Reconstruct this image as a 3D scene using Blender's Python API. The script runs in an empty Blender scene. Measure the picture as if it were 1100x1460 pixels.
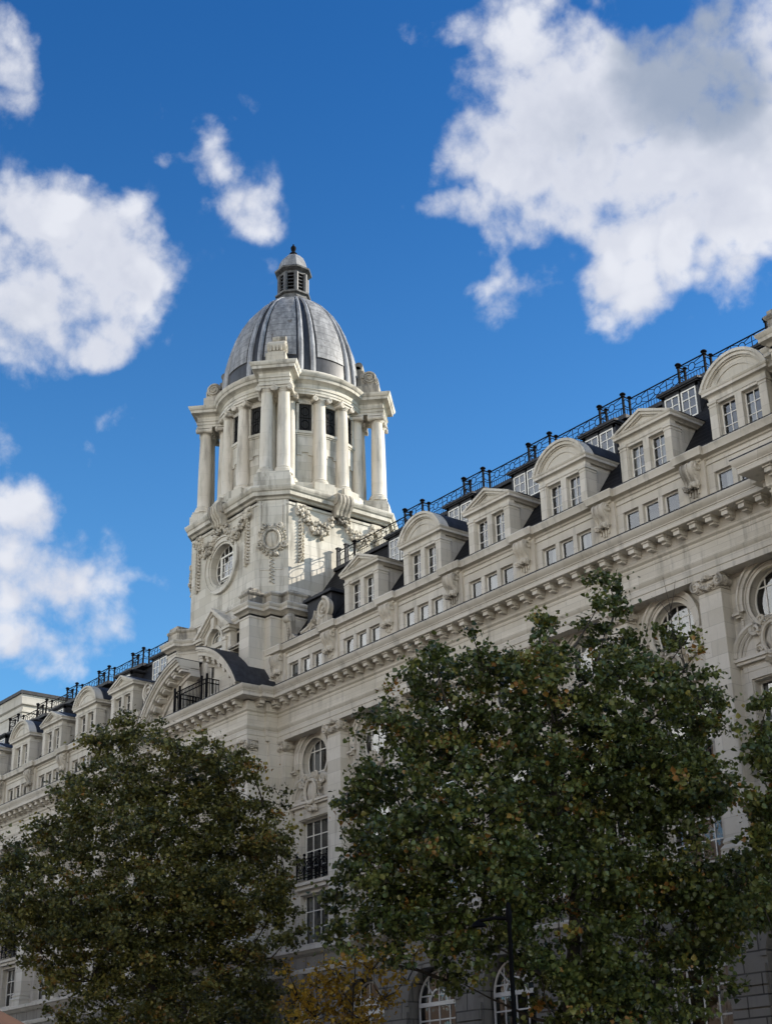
import bpy, bmesh, math, random
import numpy as np
from mathutils import Vector, Matrix
from mathutils.geometry import tessellate_polygon

# ------------------------------------------------------------------ camera
scene = bpy.context.scene
COL = scene.collection
cam_d = bpy.data.cameras.new('camera')
cam = bpy.data.objects.new('camera', cam_d)
COL.objects.link(cam)
cam_d.sensor_fit = 'HORIZONTAL'
cam_d.sensor_width = 36.0
cam_d.lens = 36.0 * 2112.0 / 1100.0
cam_d.clip_start = 0.1
cam_d.clip_end = 3000.0
RIGHT = Vector((0.61259582, 0.7901421, -0.02004542))
UP = Vector((0.32875976, -0.23165967, 0.91556039))
BACK = Vector((0.71877909, -0.56745859, -0.40168067))
M = Matrix.Identity(4)
for i in range(3):
    M[i][0] = RIGHT[i]; M[i][1] = UP[i]; M[i][2] = BACK[i]
M[2][3] = 1.6
cam.matrix_world = M
scene.camera = cam

# ------------------------------------------------------------------ light
SUN_EL = math.radians(25.2)
SUN_AZ = math.radians(29.0)          # from +y (behind the facade) towards +x
SKY_STRENGTH = 0.10
SUN_STRENGTH = 5.0
EXPOSURE = 0.75
scene.view_settings.view_transform = 'Standard'
scene.view_settings.look = 'None'
scene.view_settings.exposure = EXPOSURE
scene.view_settings.gamma = 1.0

CLOUDS = [
  ((-0.7715,0.3456,0.5342),(5.6,10.728,1.147),(-6.625,4.214,-12.294),1.1),
  ((-0.7916,0.3271,0.5162),(6.405,13.072,1.54),(-7.449,4.712,-14.407),1),
  ((-0.7791,0.3718,0.5048),(3.823,17.916,-7.295),(-16.172,-5.202,-21.131),1),
  ((-0.7437,0.381,0.5493),(13.488,23.513,1.954),(-16.743,10.903,-30.23),0.9),
  ((-0.7605,0.3129,0.569),(9.063,17.853,2.296),(-18.083,11.074,-30.256),0.9),
  ((-0.691,0.4006,0.6017),(0.708,19.521,-12.183),(-26.341,-13.28,-21.412),0.7),
  ((-0.693,0.4293,0.5792),(-0.307,26.611,-20.094),(-37.196,-22.341,-27.942),0.68),
  ((-0.6966,0.3815,0.6076),(22.929,37.38,2.816),(-35.015,22.826,-54.471),0.62),
  ((-0.7226,0.4328,0.539),(25.599,40.343,1.928),(-32.041,21.714,-60.388),0.4),
  ((-0.7051,0.4573,0.5419),(39.847,59.396,1.733),(-43.521,30.047,-81.983),0.4),
  ((-0.7165,0.2717,0.6425),(17.3,33.392,5.169),(-11.604,6.715,-15.779),0.84),
  ((-0.7326,0.296,0.6129),(27.066,52.013,7.23),(-23.806,14.204,-35.319),0.5),
  ((-0.5236,0.5938,0.6109),(6.337,6.572,-0.957),(-6.149,5.084,-10.211),1.1),
  ((-0.5031,0.6402,0.5805),(7.921,7.528,-1.436),(-6.6,5.587,-11.882),1.1),
  ((-0.5676,0.554,0.609),(11.99,13.638,-1.231),(-8.752,6.869,-14.405),0.95),
  ((-0.6025,0.5463,0.5819),(18.569,22.007,-1.433),(-20.079,15.269,-35.125),0.8),
  ((-0.5967,0.5303,0.6022),(27.726,33.42,-1.957),(-17.408,13.217,-28.886),0.75),
  ((-0.5489,0.6434,0.5337),(11.851,11.6,-1.795),(-10.752,8.631,-21.464),0.82),
  ((-0.5069,0.6777,0.5327),(13.496,12.069,-2.511),(-10.178,8.471,-20.46),0.8),
  ((-0.6041,0.5911,0.5345),(7.865,25.549,-19.365),(-27.242,-8.28,-21.636),0.55),
  ((-0.5779,0.6085,0.5438),(21.083,22.325,-2.577),(-18.605,14.58,-36.088),0.6),
  ((-0.5133,0.5565,0.6533),(9.399,10.206,-1.308),(-12.546,10.361,-18.683),0.85),
  ((-0.4396,0.6304,0.6398),(12.649,11.693,-2.828),(-9.901,9.021,-15.69),0.9),
  ((-0.5689,0.4921,0.6589),(1.14,44.858,-32.513),(-36.447,-15.913,-19.585),0.45),
  ((-0.4704,0.6349,0.6129),(10.09,9.45,-2.046),(-10.436,9.176,-17.516),0.6),
  ((-0.5614,0.5319,0.634),(20.417,23.818,-1.902),(-13.773,10.768,-21.228),0.6),
  ((-0.8529,0.3845,0.3532),(6.684,13.955,0.95),(-6.62,4.893,-21.312),0.78),
  ((-0.8493,0.3602,0.3861),(9.113,19.708,1.659),(-8.737,6.216,-25.019),0.74),
  ((-0.8486,0.4145,0.3287),(8.155,16.037,0.834),(-9.606,7.259,-33.949),0.6),
  ((-0.8301,0.3522,0.4323),(9.288,19.6,1.866),(-17.579,11.921,-43.464),0.52),
  ((-0.7878,0.4158,0.4543),(11.691,20.724,1.307),(-32.361,22.077,-76.324),0.4),
  ((-0.8169,0.3835,0.4308),(16.344,31.974,2.528),(-17.243,11.809,-43.208),0.54),
  ((-0.8169,0.453,0.3569),(13.257,23.194,0.902),(-20.734,15.019,-66.525),0.38),
  ((-0.8716,0.3769,0.3134),(6.954,15.277,0.97),(-7.93,6.234,-29.551),0.74),
  ((-0.6642,0.4044,0.6286),(30.209,45.936,2.366),(-28.739,19.295,-42.78),0.35),
  ((-0.6961,0.5571,0.4529),(21.715,27.766,-0.782),(-13.004,9.297,-31.425),0.3),
  ((-0.6446,0.5953,0.4797),(34.878,39.983,-2.75),(-41.222,30.392,-93.1),0.3),
  ((-0.6088,0.4183,0.6741),(43.134,60.657,1.319),(-61.723,43.088,-82.475),0.35),
]

CLOUD_GREYS = [
  ((-0.4674,0.6266,0.6236),(14.64,13.867,-2.96),(13.278,-11.712,21.723),1),
  ((-0.4645,0.6068,0.6451),(17.75,17.308,-3.499),(18.364,-16.209,28.469),0.8),
  ((-0.4573,0.6577,0.5986),(18.327,16.379,-3.996),(16.992,-15.145,29.618),0.5),
  ((-0.4428,0.6161,0.6514),(27.155,25.73,-5.875),(18.516,-16.776,28.454),0.9),
  ((-0.5319,0.589,0.6084),(16.751,17.607,-2.402),(20.834,-17.068,34.74),0.35),
  ((-0.7955,0.3452,0.4981),(8.1,16.193,1.713),(15.374,-9.93,31.434),0.25),
]

def new_mat(name):
    m = bpy.data.materials.new(name); m.use_nodes = True
    nt = m.node_tree
    return m, nt, nt.nodes, nt.links, nt.nodes['Principled BSDF']

class NG:
    """small node-graph helper"""
    def __init__(s, nt): s.nt = nt; s.N = nt.nodes; s.L = nt.links
    def n(s, t, **kw):
        x = s.N.new(t)
        for k, v in kw.items(): setattr(x, k, v)
        return x
    def put(s, sock, v):
        if hasattr(v, 'is_output') or hasattr(v, 'links'): s.L.new(v, sock)
        else: sock.default_value = v
    def math(s, op, a, b=None, c=None, clamp=False):
        x = s.n('ShaderNodeMath', operation=op); x.use_clamp = clamp
        s.put(x.inputs[0], a)
        if b is not None: s.put(x.inputs[1], b)
        if c is not None: s.put(x.inputs[2], c)
        return x.outputs[0]
    def dot(s, a, b):
        x = s.n('ShaderNodeVectorMath', operation='DOT_PRODUCT')
        s.put(x.inputs[0], a); s.put(x.inputs[1], b); return x.outputs['Value']
    def mulv(s, a, b):
        x = s.n('ShaderNodeVectorMath', operation='MULTIPLY')
        s.put(x.inputs[0], a); s.put(x.inputs[1], b); return x.outputs[0]
    def noise(s, vec, scale, detail=4, rough=0.55, dist=0.0):
        x = s.n('ShaderNodeTexNoise')
        s.L.new(vec, x.inputs['Vector'])
        x.inputs['Scale'].default_value = scale; x.inputs['Detail'].default_value = detail
        x.inputs['Roughness'].default_value = rough; x.inputs['Distortion'].default_value = dist
        return x.outputs['Fac']
    def ramp(s, fac, a, b, ca=(0, 0, 0, 1), cb=(1, 1, 1, 1)):
        x = s.n('ShaderNodeValToRGB')
        x.color_ramp.elements[0].position = a; x.color_ramp.elements[0].color = ca
        x.color_ramp.elements[1].position = b; x.color_ramp.elements[1].color = cb
        s.L.new(fac, x.inputs[0]); return x.outputs['Color']
    def mix(s, fac, a, b, mode='MIX'):
        x = s.n('ShaderNodeMix', data_type='RGBA', blend_type=mode)
        s.put(x.inputs[0], fac); s.put(x.inputs[6], a); s.put(x.inputs[7], b)
        return x.outputs[2]
    def smooth(s, v, lo, hi):
        x = s.n('ShaderNodeMapRange', interpolation_type='SMOOTHSTEP')
        s.put(x.inputs[0], v); x.inputs[1].default_value = lo; x.inputs[2].default_value = hi
        return x.outputs[0]

def build_world():
    w = bpy.data.worlds.new('World'); scene.world = w; w.use_nodes = True
    g = NG(w.node_tree); g.N.clear()
    tc = g.n('ShaderNodeTexCoord'); d = tc.outputs['Generated']
    sky = g.n('ShaderNodeTexSky', sky_type='NISHITA')
    sky.sun_disc = False; sky.sun_elevation = SUN_EL
    sky.sun_rotation = SUN_AZ
    sky.altitude = 0; sky.air_density = 1.0; sky.dust_density = 0.3; sky.ozone_density = 2.2
    hsv = g.n('ShaderNodeHueSaturation'); hsv.inputs['Saturation'].default_value = 1.18
    hsv.inputs['Value'].default_value = 1.0
    g.L.new(sky.outputs[0], hsv.inputs['Color'])
    sepd = g.n('ShaderNodeSeparateXYZ'); g.L.new(d, sepd.inputs[0])
    tcol = g.mix(g.smooth(sepd.outputs[2], .18, .72), (.85, 1.20, 1.30, 1), (.27, .68, 1.0, 1))
    tint = g.mix(1.0, hsv.outputs[0], tcol, 'MULTIPLY')
    # --- clouds: soft lobes broken up by noise, each at its own direction
    def warped(v, scale, amt, det=4):
        t = g.n('ShaderNodeTexNoise'); g.L.new(v, t.inputs['Vector']); t.inputs['Scale'].default_value = scale; t.inputs['Detail'].default_value = det
        sub = g.n('ShaderNodeVectorMath', operation='SUBTRACT'); g.L.new(t.outputs['Color'], sub.inputs[0]); sub.inputs[1].default_value = (.5, .5, .5)
        sc = g.n('ShaderNodeVectorMath', operation='SCALE'); g.L.new(sub.outputs[0], sc.inputs[0]); sc.inputs['Scale'].default_value = amt
        ad = g.n('ShaderNodeVectorMath', operation='ADD'); g.L.new(v, ad.inputs[0]); g.L.new(sc.outputs[0], ad.inputs[1]); return ad.outputs[0]
    dw = warped(warped(d, 5, .035, 2), 17, .035, 6); dn = warped(d, 14, .018, 3)
    def lobes(lst):
        body = None
        for c, e1, e2, wt in lst:
            u = g.dot(dw, e1); v = g.dot(dw, e2)
            r2 = g.math('ADD', g.math('MULTIPLY', u, u), g.math('MULTIPLY', v, v))
            f = g.math('MULTIPLY', g.math('SUBTRACT', 1.0, g.math('MULTIPLY', r2, 0.55), clamp=True), wt)
            body = f if body is None else g.math('MAXIMUM', body, f)
        return g.math('MULTIPLY', body, g.math('GREATER_THAN', g.dot(d, tuple(-BACK)), 0.3))
    body = lobes(CLOUDS)
    shade_m = lobes(CLOUD_GREYS)
    n1 = g.noise(dn, 11, 11, .57, 0)
    n2 = g.noise(dn, 44, 8, .62, 0)
    nn = g.math('ADD', g.math('MULTIPLY', n1, .75), g.math('MULTIPLY', n2, .22))
    vo = g.n('ShaderNodeTexVoronoi', feature='F1'); g.L.new(dw, vo.inputs['Vector'])
    vo.inputs['Scale'].default_value = 21; vo.inputs['Detail'].default_value = 2; vo.inputs['Roughness'].default_value = .5
    puff = g.math('MULTIPLY', g.math('SUBTRACT', .66, vo.outputs['Distance']), .8)
    body = g.math('ADD', g.math('ADD', body, g.math('MULTIPLY', g.smooth(body, .38, 1.0), .36)), g.math('MULTIPLY', puff, g.smooth(body, .1, .4)))
    dens = g.math('ADD', body, g.math('MULTIPLY', g.math('SUBTRACT', nn, .5), 2.3))
    alpha = g.smooth(dens, .24, .98)
    alpha = g.math('MULTIPLY', alpha, g.smooth(body, .02, .34))
    # billows inside the cloud and soft grey undersides in its thick middle
    billow = g.smooth(g.noise(dn, 9, 8, .55), .38, .66)
    thick = g.math('ADD', g.math('MULTIPLY', g.smooth(dens, .8, 1.5), g.math('MULTIPLY', billow, .45)), g.math('MULTIPLY', g.smooth(puff, .06, -.22), .36), clamp=True)
    ccol = g.mix(thick, CLOUD_LIT, CLOUD_SHADE)
    ccol = g.mix(g.math('MULTIPLY', g.smooth(g.math('ADD', shade_m, g.math('MULTIPLY', g.math('SUBTRACT', g.noise(dn, 8, 8, .58), .5), 1.5)), .1, .95), .95), ccol, CLOUD_GREY)
    col = g.mix(alpha, tint, ccol)
    # unseen low broken cloud behind the viewer, added to brighten the facade
    far = g.smooth(g.noise(d, 2.6, 6, .55), .36, .56)
    north = g.smooth(g.math('MULTIPLY', sepd.outputs[1], -1.0), -.05, .35)
    low = g.smooth(sepd.outputs[2], .58, .20)
    col = g.mix(g.math('MULTIPLY', g.math('MULTIPLY', far, north), low), col, CLOUD_FILL)
    bg = g.n('ShaderNodeBackground'); bg.inputs['Strength'].default_value = SKY_STRENGTH
    g.L.new(col, bg.inputs['Color'])
    out = g.n('ShaderNodeOutputWorld'); g.L.new(bg.outputs[0], out.inputs[0])

CLOUD_LIT = (4.75, 4.9, 5.35, 1)
CLOUD_SHADE = (3.1, 3.35, 4.1, 1)
CLOUD_GREY = (1.95, 2.35, 3.1, 1)
CLOUD_FILL = (24.5, 23.8, 22.0, 1)  # added fill light, far brighter than the clouds in view
build_world()

sun_d = bpy.data.lights.new('sun', 'SUN'); sun_d.energy = SUN_STRENGTH
sun_d.angle = math.radians(0.5); sun_d.color = (1.0, .92, .80)
sun = bpy.data.objects.new('sun', sun_d); COL.objects.link(sun)
to_sun = Vector((math.sin(SUN_AZ) * math.cos(SUN_EL), math.cos(SUN_AZ) * math.cos(SUN_EL), math.sin(SUN_EL)))
sun.rotation_euler = to_sun.to_track_quat('Z', 'Y').to_euler()
sun.location = (0, 0, 120)

# ------------------------------------------------------------------ materials
def stone_mat(name, base, var=.19, joint=.34, bw=1.3, bh=.46, grime=.35, grime_lo=.5, grime_col=(.13, .12, .10, 1), bump=.25, mortar=.012):
    m, nt, N, L, p = new_mat(name); g = NG(nt)
    geo = g.n('ShaderNodeNewGeometry')
    sep = g.n('ShaderNodeSeparateXYZ'); g.L.new(geo.outputs['Position'], sep.inputs[0])
    comb = g.n('ShaderNodeCombineXYZ')
    g.L.new(g.math('ADD', sep.outputs[0], sep.outputs[1]), comb.inputs[0]); g.L.new(sep.outputs[2], comb.inputs[1])
    br = g.n('ShaderNodeTexBrick'); g.L.new(comb.outputs[0], br.inputs['Vector'])
    br.inputs['Scale'].default_value = 1.0; br.inputs['Brick Width'].default_value = bw; br.inputs['Row Height'].default_value = bh
    br.inputs['Mortar Size'].default_value = mortar; br.inputs['Mortar Smooth'].default_value = .3
    br.inputs['Color1'].default_value = (1, 1, 1, 1); br.inputs['Color2'].default_value = (1 - var, 1 - var * 1.05, 1 - var * 1.2, 1)
    br.inputs['Mortar'].default_value = (1 - joint, 1 - joint, 1 - joint, 1)
    pos = geo.outputs['Position']
    big = g.noise(pos, .35, 5, .6)
    streak = g.noise(g.mulv(pos, (1.6, 1.6, .22)), 1.0, 5, .65)
    fine = g.noise(pos, 9, 5, .7)
    c = g.mix(1.0, base, br.outputs['Color'], 'MULTIPLY')
    c = g.mix(g.math('MULTIPLY', g.smooth(big, .38, .66), .40), c, (base[0] * .72, base[1] * .70, base[2] * .64, 1))
    gr = g.math('MULTIPLY', g.smooth(streak, grime_lo, grime_lo + .22), grime)
    c = g.mix(gr, c, grime_col)
    c = g.mix(g.math('MULTIPLY', g.smooth(fine, .55, .75), .25), c, (base[0] * .6, base[1] * .58, base[2] * .52, 1))
    g.L.new(c, p.inputs['Base Color'])
    p.inputs['Roughness'].default_value = .85
    b = g.n('ShaderNodeBump'); b.inputs['Strength'].default_value = bump; b.inputs['Distance'].default_value = .02
    h = g.math('ADD', g.math('MULTIPLY', fine, .6), g.math('MULTIPLY', br.outputs['Fac'], -.8))
    g.L.new(h, b.inputs['Height']); g.L.new(b.outputs[0], p.inputs['Normal'])
    return m

STONE = stone_mat('portland_stone', (.60, .563, .492, 1), var=.19, joint=.34, bw=1.7, bh=.62, grime=.45, grime_lo=.50, bump=.4)
CARVED = stone_mat('carved_stone', (.54, .495, .415, 1), var=.03, joint=0, grime=.7, grime_lo=.46, grime_col=(.09, .083, .07, 1), bump=.6)
WEATHERED = stone_mat('weathered_stone', (.46, .42, .35, 1), var=.1, joint=.2, bw=.8, bh=.4, grime=.85, grime_lo=.42, grime_col=(.07, .066, .06, 1), bump=.6)
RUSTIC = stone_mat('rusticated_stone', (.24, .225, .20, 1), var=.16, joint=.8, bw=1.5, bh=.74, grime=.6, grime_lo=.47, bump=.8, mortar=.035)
TOWERSTONE = stone_mat('tower_stone', (.58, .55, .485, 1), var=.24, joint=.42, bw=1.3, bh=.55, grime=.65, grime_lo=.47)
COLSTONE = stone_mat('column_stone', (.58, .54, .47, 1), var=.06, joint=.2, bw=40, bh=1.55, grime=.6, grime_lo=.48)
NEIGHBOUR = stone_mat('pale_stone_block', (.50, .48, .44, 1), grime=.35)

def metal_mat(name, base, rough=.5, metallic=0.0, var=.4, streak=True, seams=0.0, spots=False, spec=None):
    m, nt, N, L, p = new_mat(name); g = NG(nt)
    geo = g.n('ShaderNodeNewGeometry'); pos = geo.outputs['Position']
    s1 = g.noise(g.mulv(pos, (2.2, 2.2, .25)) if streak else pos, 1.4, 6, .65)
    s2 = g.noise(pos, 5, 5, .65)
    k = g.smooth(g.math('ADD', g.math('MULTIPLY', s1, .7), g.math('MULTIPLY', s2, .3)), .38, .64)
    c = g.mix(k, tuple(b * (1 - var) for b in base[:3]) + (1,), tuple(min(1, b * (1 + var)) for b in base[:3]) + (1,))
    if seams:
        sep = g.n('ShaderNodeSeparateXYZ'); g.L.new(pos, sep.inputs[0])
        fr = g.math('FRACT', g.math('MULTIPLY', sep.outputs[2], 1.0 / seams))
        line = g.math('LESS_THAN', fr, .07)
        c = g.mix(g.math('MULTIPLY', line, .75), c, (.05, .05, .055, 1))
    if spots:
        v = g.noise(g.mulv(pos, (1, 1, .55)), 2.3, 3, .5)
        c = g.mix(g.math('MULTIPLY', g.smooth(v, .66, .70), .8), c, (.09, .075, .06, 1))
    g.L.new(c, p.inputs['Base Color'])
    p.inputs['Roughness'].default_value = rough; p.inputs['Metallic'].default_value = metallic
    if spec is not None: p.inputs['Specular IOR Level'].default_value = spec
    b = g.n('ShaderNodeBump'); b.inputs['Strength'].default_value = .25; b.inputs['Distance'].default_value = .02
    g.L.new(s2, b.inputs['Height']); g.L.new(b.outputs[0], p.inputs['Normal'])
    return m

LEAD = metal_mat('dome_lead', (.215, .215, .215, 1), .55, 0, .38, True, .55, True)
LEADRIB = metal_mat('lead_rolls', (.022, .023, .026, 1), .5, 0, .5)
DARKLEAD = metal_mat('dark_lead', (.030, .031, .035, 1), .65, 0, .35, spec=.25)
SLATE = metal_mat('slate', (.012, .012, .013, 1), .8, 0, .4, False, .28, spec=.15)
IRON = metal_mat('black_iron', (.006, .006, .007, 1), .85, 0, .3, False, spec=.08)
WHITE = metal_mat('white_paint', (.72, .70, .64, 1), .45, 0, .08, False)
BARK = metal_mat('bark', (.055, .045, .035, 1), .9, 0, .5, False)
INNER_SHADE = metal_mat('louvre_shadow', (.012, .012, .012, 1), .8, 0, .2, False)  # near-black that stands in for shade inside lantern and drum windows

def glass_mat():
    m, nt, N, L, p = new_mat('window_glass'); g = NG(nt)
    N.remove(p)
    tr = g.n('ShaderNodeBsdfTransparent'); tr.inputs['Color'].default_value = (.80, .83, .84, 1)
    gl = g.n('ShaderNodeBsdfGlossy'); gl.inputs['Roughness'].default_value = .03; gl.inputs['Color'].default_value = (.95, .97, 1, 1)
    geo = g.n('ShaderNodeNewGeometry')
    b = g.n('ShaderNodeBump'); b.inputs['Strength'].default_value = .10; b.inputs['Distance'].default_value = .05
    g.L.new(g.noise(geo.outputs['Position'], 1.3, 2, .5), b.inputs['Height'])
    g.L.new(b.outputs[0], gl.inputs['Normal'])
    fr = g.n('ShaderNodeFresnel'); fr.inputs['IOR'].default_value = 1.55
    fac = g.math('MULTIPLY_ADD', fr.outputs[0], 1.0, .06, clamp=True)
    mx = g.n('ShaderNodeMixShader'); g.L.new(fac, mx.inputs[0]); g.L.new(tr.outputs[0], mx.inputs[1]); g.L.new(gl.outputs[0], mx.inputs[2])
    g.L.new(mx.outputs[0], N['Material Output'].inputs[0])
    return m
GLASS = glass_mat()

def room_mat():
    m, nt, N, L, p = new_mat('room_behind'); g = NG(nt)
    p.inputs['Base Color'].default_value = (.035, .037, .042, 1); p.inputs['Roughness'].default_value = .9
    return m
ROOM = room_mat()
def curtain_mat():
    m, nt, N, L, p = new_mat('curtain'); g = NG(nt)
    geo = g.n('ShaderNodeNewGeometry')
    w = g.noise(g.mulv(geo.outputs['Position'], (7, 7, .25)), 1, 2, .5)
    c = g.mix(g.smooth(w, .35, .65), (.20, .21, .22, 1), (.44, .44, .43, 1))
    g.L.new(c, p.inputs['Base Color']); p.inputs['Roughness'].default_value = .9
    return m
CURTAIN = curtain_mat()

def leaf_mat(name, cols, rough=.5):
    m, nt, N, L, p = new_mat(name); g = NG(nt)
    at = g.n('ShaderNodeAttribute'); at.attribute_name = 'tint'
    r = g.n('ShaderNodeValToRGB')
    el = r.color_ramp.elements
    while len(el) > 1: el.remove(el[-1])
    for i, (pos, c) in enumerate(cols):
        e = el[0] if i == 0 else el.new(pos)
        e.position = pos; e.color = c
    g.L.new(at.outputs['Fac'], r.inputs[0])
    g.L.new(r.outputs[0], p.inputs['Base Color'])
    p.inputs['Roughness'].default_value = rough; p.inputs['Specular IOR Level'].default_value = .5
    tl = g.n('ShaderNodeBsdfTranslucent'); g.L.new(r.outputs[0], tl.inputs['Color'])
    mx = g.n('ShaderNodeMixShader'); mx.inputs[0].default_value = .22
    g.L.new(p.outputs[0], mx.inputs[1]); g.L.new(tl.outputs[0], mx.inputs[2])
    g.L.new(mx.outputs[0], N['Material Output'].inputs[0])
    return m
LEAF_DEEP = leaf_mat('maple_leaves', [(0, (.038, .052, .014, 1)), (.5, (.110, .140, .034, 1)), (.86, (.25, .26, .065, 1)), (.97, (.36, .27, .05, 1)), (1, (.36, .18, .045, 1))], .36)
LEAF_OLIVE = leaf_mat('plane_leaves', [(0, (.056, .062, .016, 1)), (.5, (.165, .165, .040, 1)), (.85, (.31, .28, .07, 1)), (.97, (.36, .26, .05, 1)), (1, (.32, .17, .04, 1))], .42)
LEAF_GOLD = leaf_mat('golden_leaves', [(0, (.34, .20, .02, 1)), (.5, (.62, .39, .04, 1)), (.9, (.74, .50, .07, 1)), (1, (.30, .27, .04, 1))], .42)

def simple(name, col, rough=.9, scale=3.0, var=.25):
    m, nt, N, L, p = new_mat(name); g = NG(nt)
    geo = g.n('ShaderNodeNewGeometry')
    n = g.noise(geo.outputs['Position'], scale, 6, .65)
    c = g.mix(g.smooth(n, .3, .7), tuple(v * (1 - var) for v in col) + (1,), tuple(v * (1 + var) for v in col) + (1,))
    g.L.new(c, p.inputs['Base Color']); p.inputs['Roughness'].default_value = rough
    return m
ASPHALT = simple('asphalt', (.05, .05, .052), .9, 6)
PAVING = simple('paving_stone', (.26, .25, .23), .85, 2)
GROUND = simple('ground', (.10, .10, .095), .95, .3)
KERB = simple('kerb_granite', (.30, .29, .28), .85, 5)
MARK = simple('road_paint', (.65, .63, .55), .8, 4, .1)
ORANGE = simple('orange_canvas', (.055, .022, .009), .8, 2, .15)
BRICK = stone_mat('opposite_brick', (.17, .12, .09, 1), var=.2, joint=.2, bw=.24, bh=.08, grime=.2)

# ------------------------------------------------------------------ mesh helpers
WL = {}
class MB:
    def __init__(s): s.v = []; s.f = []
    def add(s, vs, fs):
        o = len(s.v); s.v += [tuple(v) for v in vs]; s.f += [tuple(i + o for i in f) for f in fs]
    def box(s, x0, x1, y0, y1, z0, z1):
        s.add([(x0, y0, z0), (x1, y0, z0), (x1, y1, z0), (x0, y1, z0), (x0, y0, z1), (x1, y0, z1), (x1, y1, z1), (x0, y1, z1)],
              [(0, 3, 2, 1), (4, 5, 6, 7), (0, 1, 5, 4), (1, 2, 6, 5), (2, 3, 7, 6), (3, 0, 4, 7)])
    def prism(s, pts, vec):
        n = len(pts); v = [Vector(p) for p in pts]; w = [p + Vector(vec) for p in v]
        s.add(v + w, [tuple(range(n))[::-1], tuple(range(n, 2 * n))] + [(i, (i + 1) % n, n + (i + 1) % n, n + i) for i in range(n)])
    def xz(s, poly, y0, y1):           # polygon in x,z extruded from y0 to y1
        s.prism([(x, y0, z) for x, z in poly], (0, y1 - y0, 0))
    def yz(s, poly, x0, x1):
        s.prism([(x0, y, z) for y, z in poly], (x1 - x0, 0, 0))
    def xy(s, poly, z0, z1):
        s.prism([(x, y, z0) for x, y in poly], (0, 0, z1 - z0))
    def ringseg(s, cx, cz, r0, r1, a0, a1, y0, y1, n=24):   # part ring in the xz plane, angles in degrees
        for i in range(n):
            A = math.radians(a0 + (a1 - a0) * i / n); B = math.radians(a0 + (a1 - a0) * (i + 1) / n)
            if i == 0: vs = []; fs = []
            vs += [(cx + r0 * math.cos(A), y, cz + r0 * math.sin(A)) for y in (y0, y1)] + [(cx + r1 * math.cos(A), y, cz + r1 * math.sin(A)) for y in (y0, y1)]
            o = 4 * i
            fs += [(o, o + 4, o + 6, o + 2), (o + 1, o + 3, o + 7, o + 5), (o, o + 1, o + 5, o + 4), (o + 2, o + 6, o + 7, o + 3)]
        vs += [(cx + r0 * math.cos(B), y, cz + r0 * math.sin(B)) for y in (y0, y1)] + [(cx + r1 * math.cos(B), y, cz + r1 * math.sin(B)) for y in (y0, y1)]
        fs += [(0, 2, 3, 1), (4 * n, 4 * n + 1, 4 * n + 3, 4 * n + 2)]
        s.add(vs, fs)
    def sweep(s, path, prof, closed=False, caps=True):
        """profile (offset outward, z) along a plan path; outward is to the right of travel"""
        P = [Vector(p) for p in path]; n = len(P); offs = []
        for i in range(n):
            a = P[i] - P[i - 1] if (i > 0 or closed) else P[1] - P[0]
            b = P[(i + 1) % n] - P[i] if (i < n - 1 or closed) else P[-1] - P[-2]
            a = a.normalized(); b = b.normalized()
            na = Vector((a.y, -a.x)); nb = Vector((b.y, -b.x))
            m = na + nb; m = m / max(.25, m.dot(na)); offs.append(m)
        k = len(prof); vs = []; fs = []
        for p, m in zip(P, offs):
            for o, z in prof: vs.append((p.x + m.x * o, p.y + m.y * o, z))
        for i in range(n if closed else n - 1):
            j = (i + 1) % n
            for q in range(k - 1): fs.append((i * k + q, j * k + q, j * k + q + 1, i * k + q + 1))
        if caps and not closed:
            fs.append(tuple(range(k))); fs.append(tuple(range((n - 1) * k, n * k))[::-1])
        s.add(vs, fs)
    def lathe(s, prof, cx=0, cy=0, n=32, a0=0.0, a1=360.0, phase=0.0):
        full = abs(a1 - a0) >= 359.9; k = len(prof); vs = []; fs = []
        m = n if full else n + 1
        for i in range(m):
            A = math.radians(a0 + (a1 - a0) * i / n + phase)
            for r, z in prof: vs.append((cx + r * math.cos(A), cy + r * math.sin(A), z))
        for i in range(n):
            j = (i + 1) % m
            for q in range(k - 1): fs.append((i * k + q, j * k + q, j * k + q + 1, i * k + q + 1))
        s.add(vs, fs)
    def tube(s, pts, r, n=6, closed=False):
        P = [Vector(p) for p in pts]; m = len(P)
        R = r if isinstance(r, (list, tuple)) else [r] * m
        vs = []; fs = []; u = None
        for i in range(m):
            t = (P[(i + 1) % m] - P[i - 1]) if (closed or 0 < i < m - 1) else (P[1] - P[0] if i == 0 else P[-1] - P[-2])
            if t.length < 1e-9: t = Vector((0, 0, 1))
            t.normalize()
            if u is None: u = t.orthogonal().normalized()
            u = (u - t * u.dot(t))
            if u.length < 1e-6: u = t.orthogonal()
            u.normalize(); w = t.cross(u)
            for q in range(n):
                A = 2 * math.pi * q / n; vs.append(P[i] + (u * math.cos(A) + w * math.sin(A)) * R[i])
        for i in range(m if closed else m - 1):
            j = (i + 1) % m
            for q in range(n): fs.append((i * n + q, i * n + (q + 1) % n, j * n + (q + 1) % n, j * n + q))
        if not closed: fs.append(tuple(range(n))[::-1]); fs.append(tuple(range((m - 1) * n, m * n)))
        s.add(vs, fs)
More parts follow.
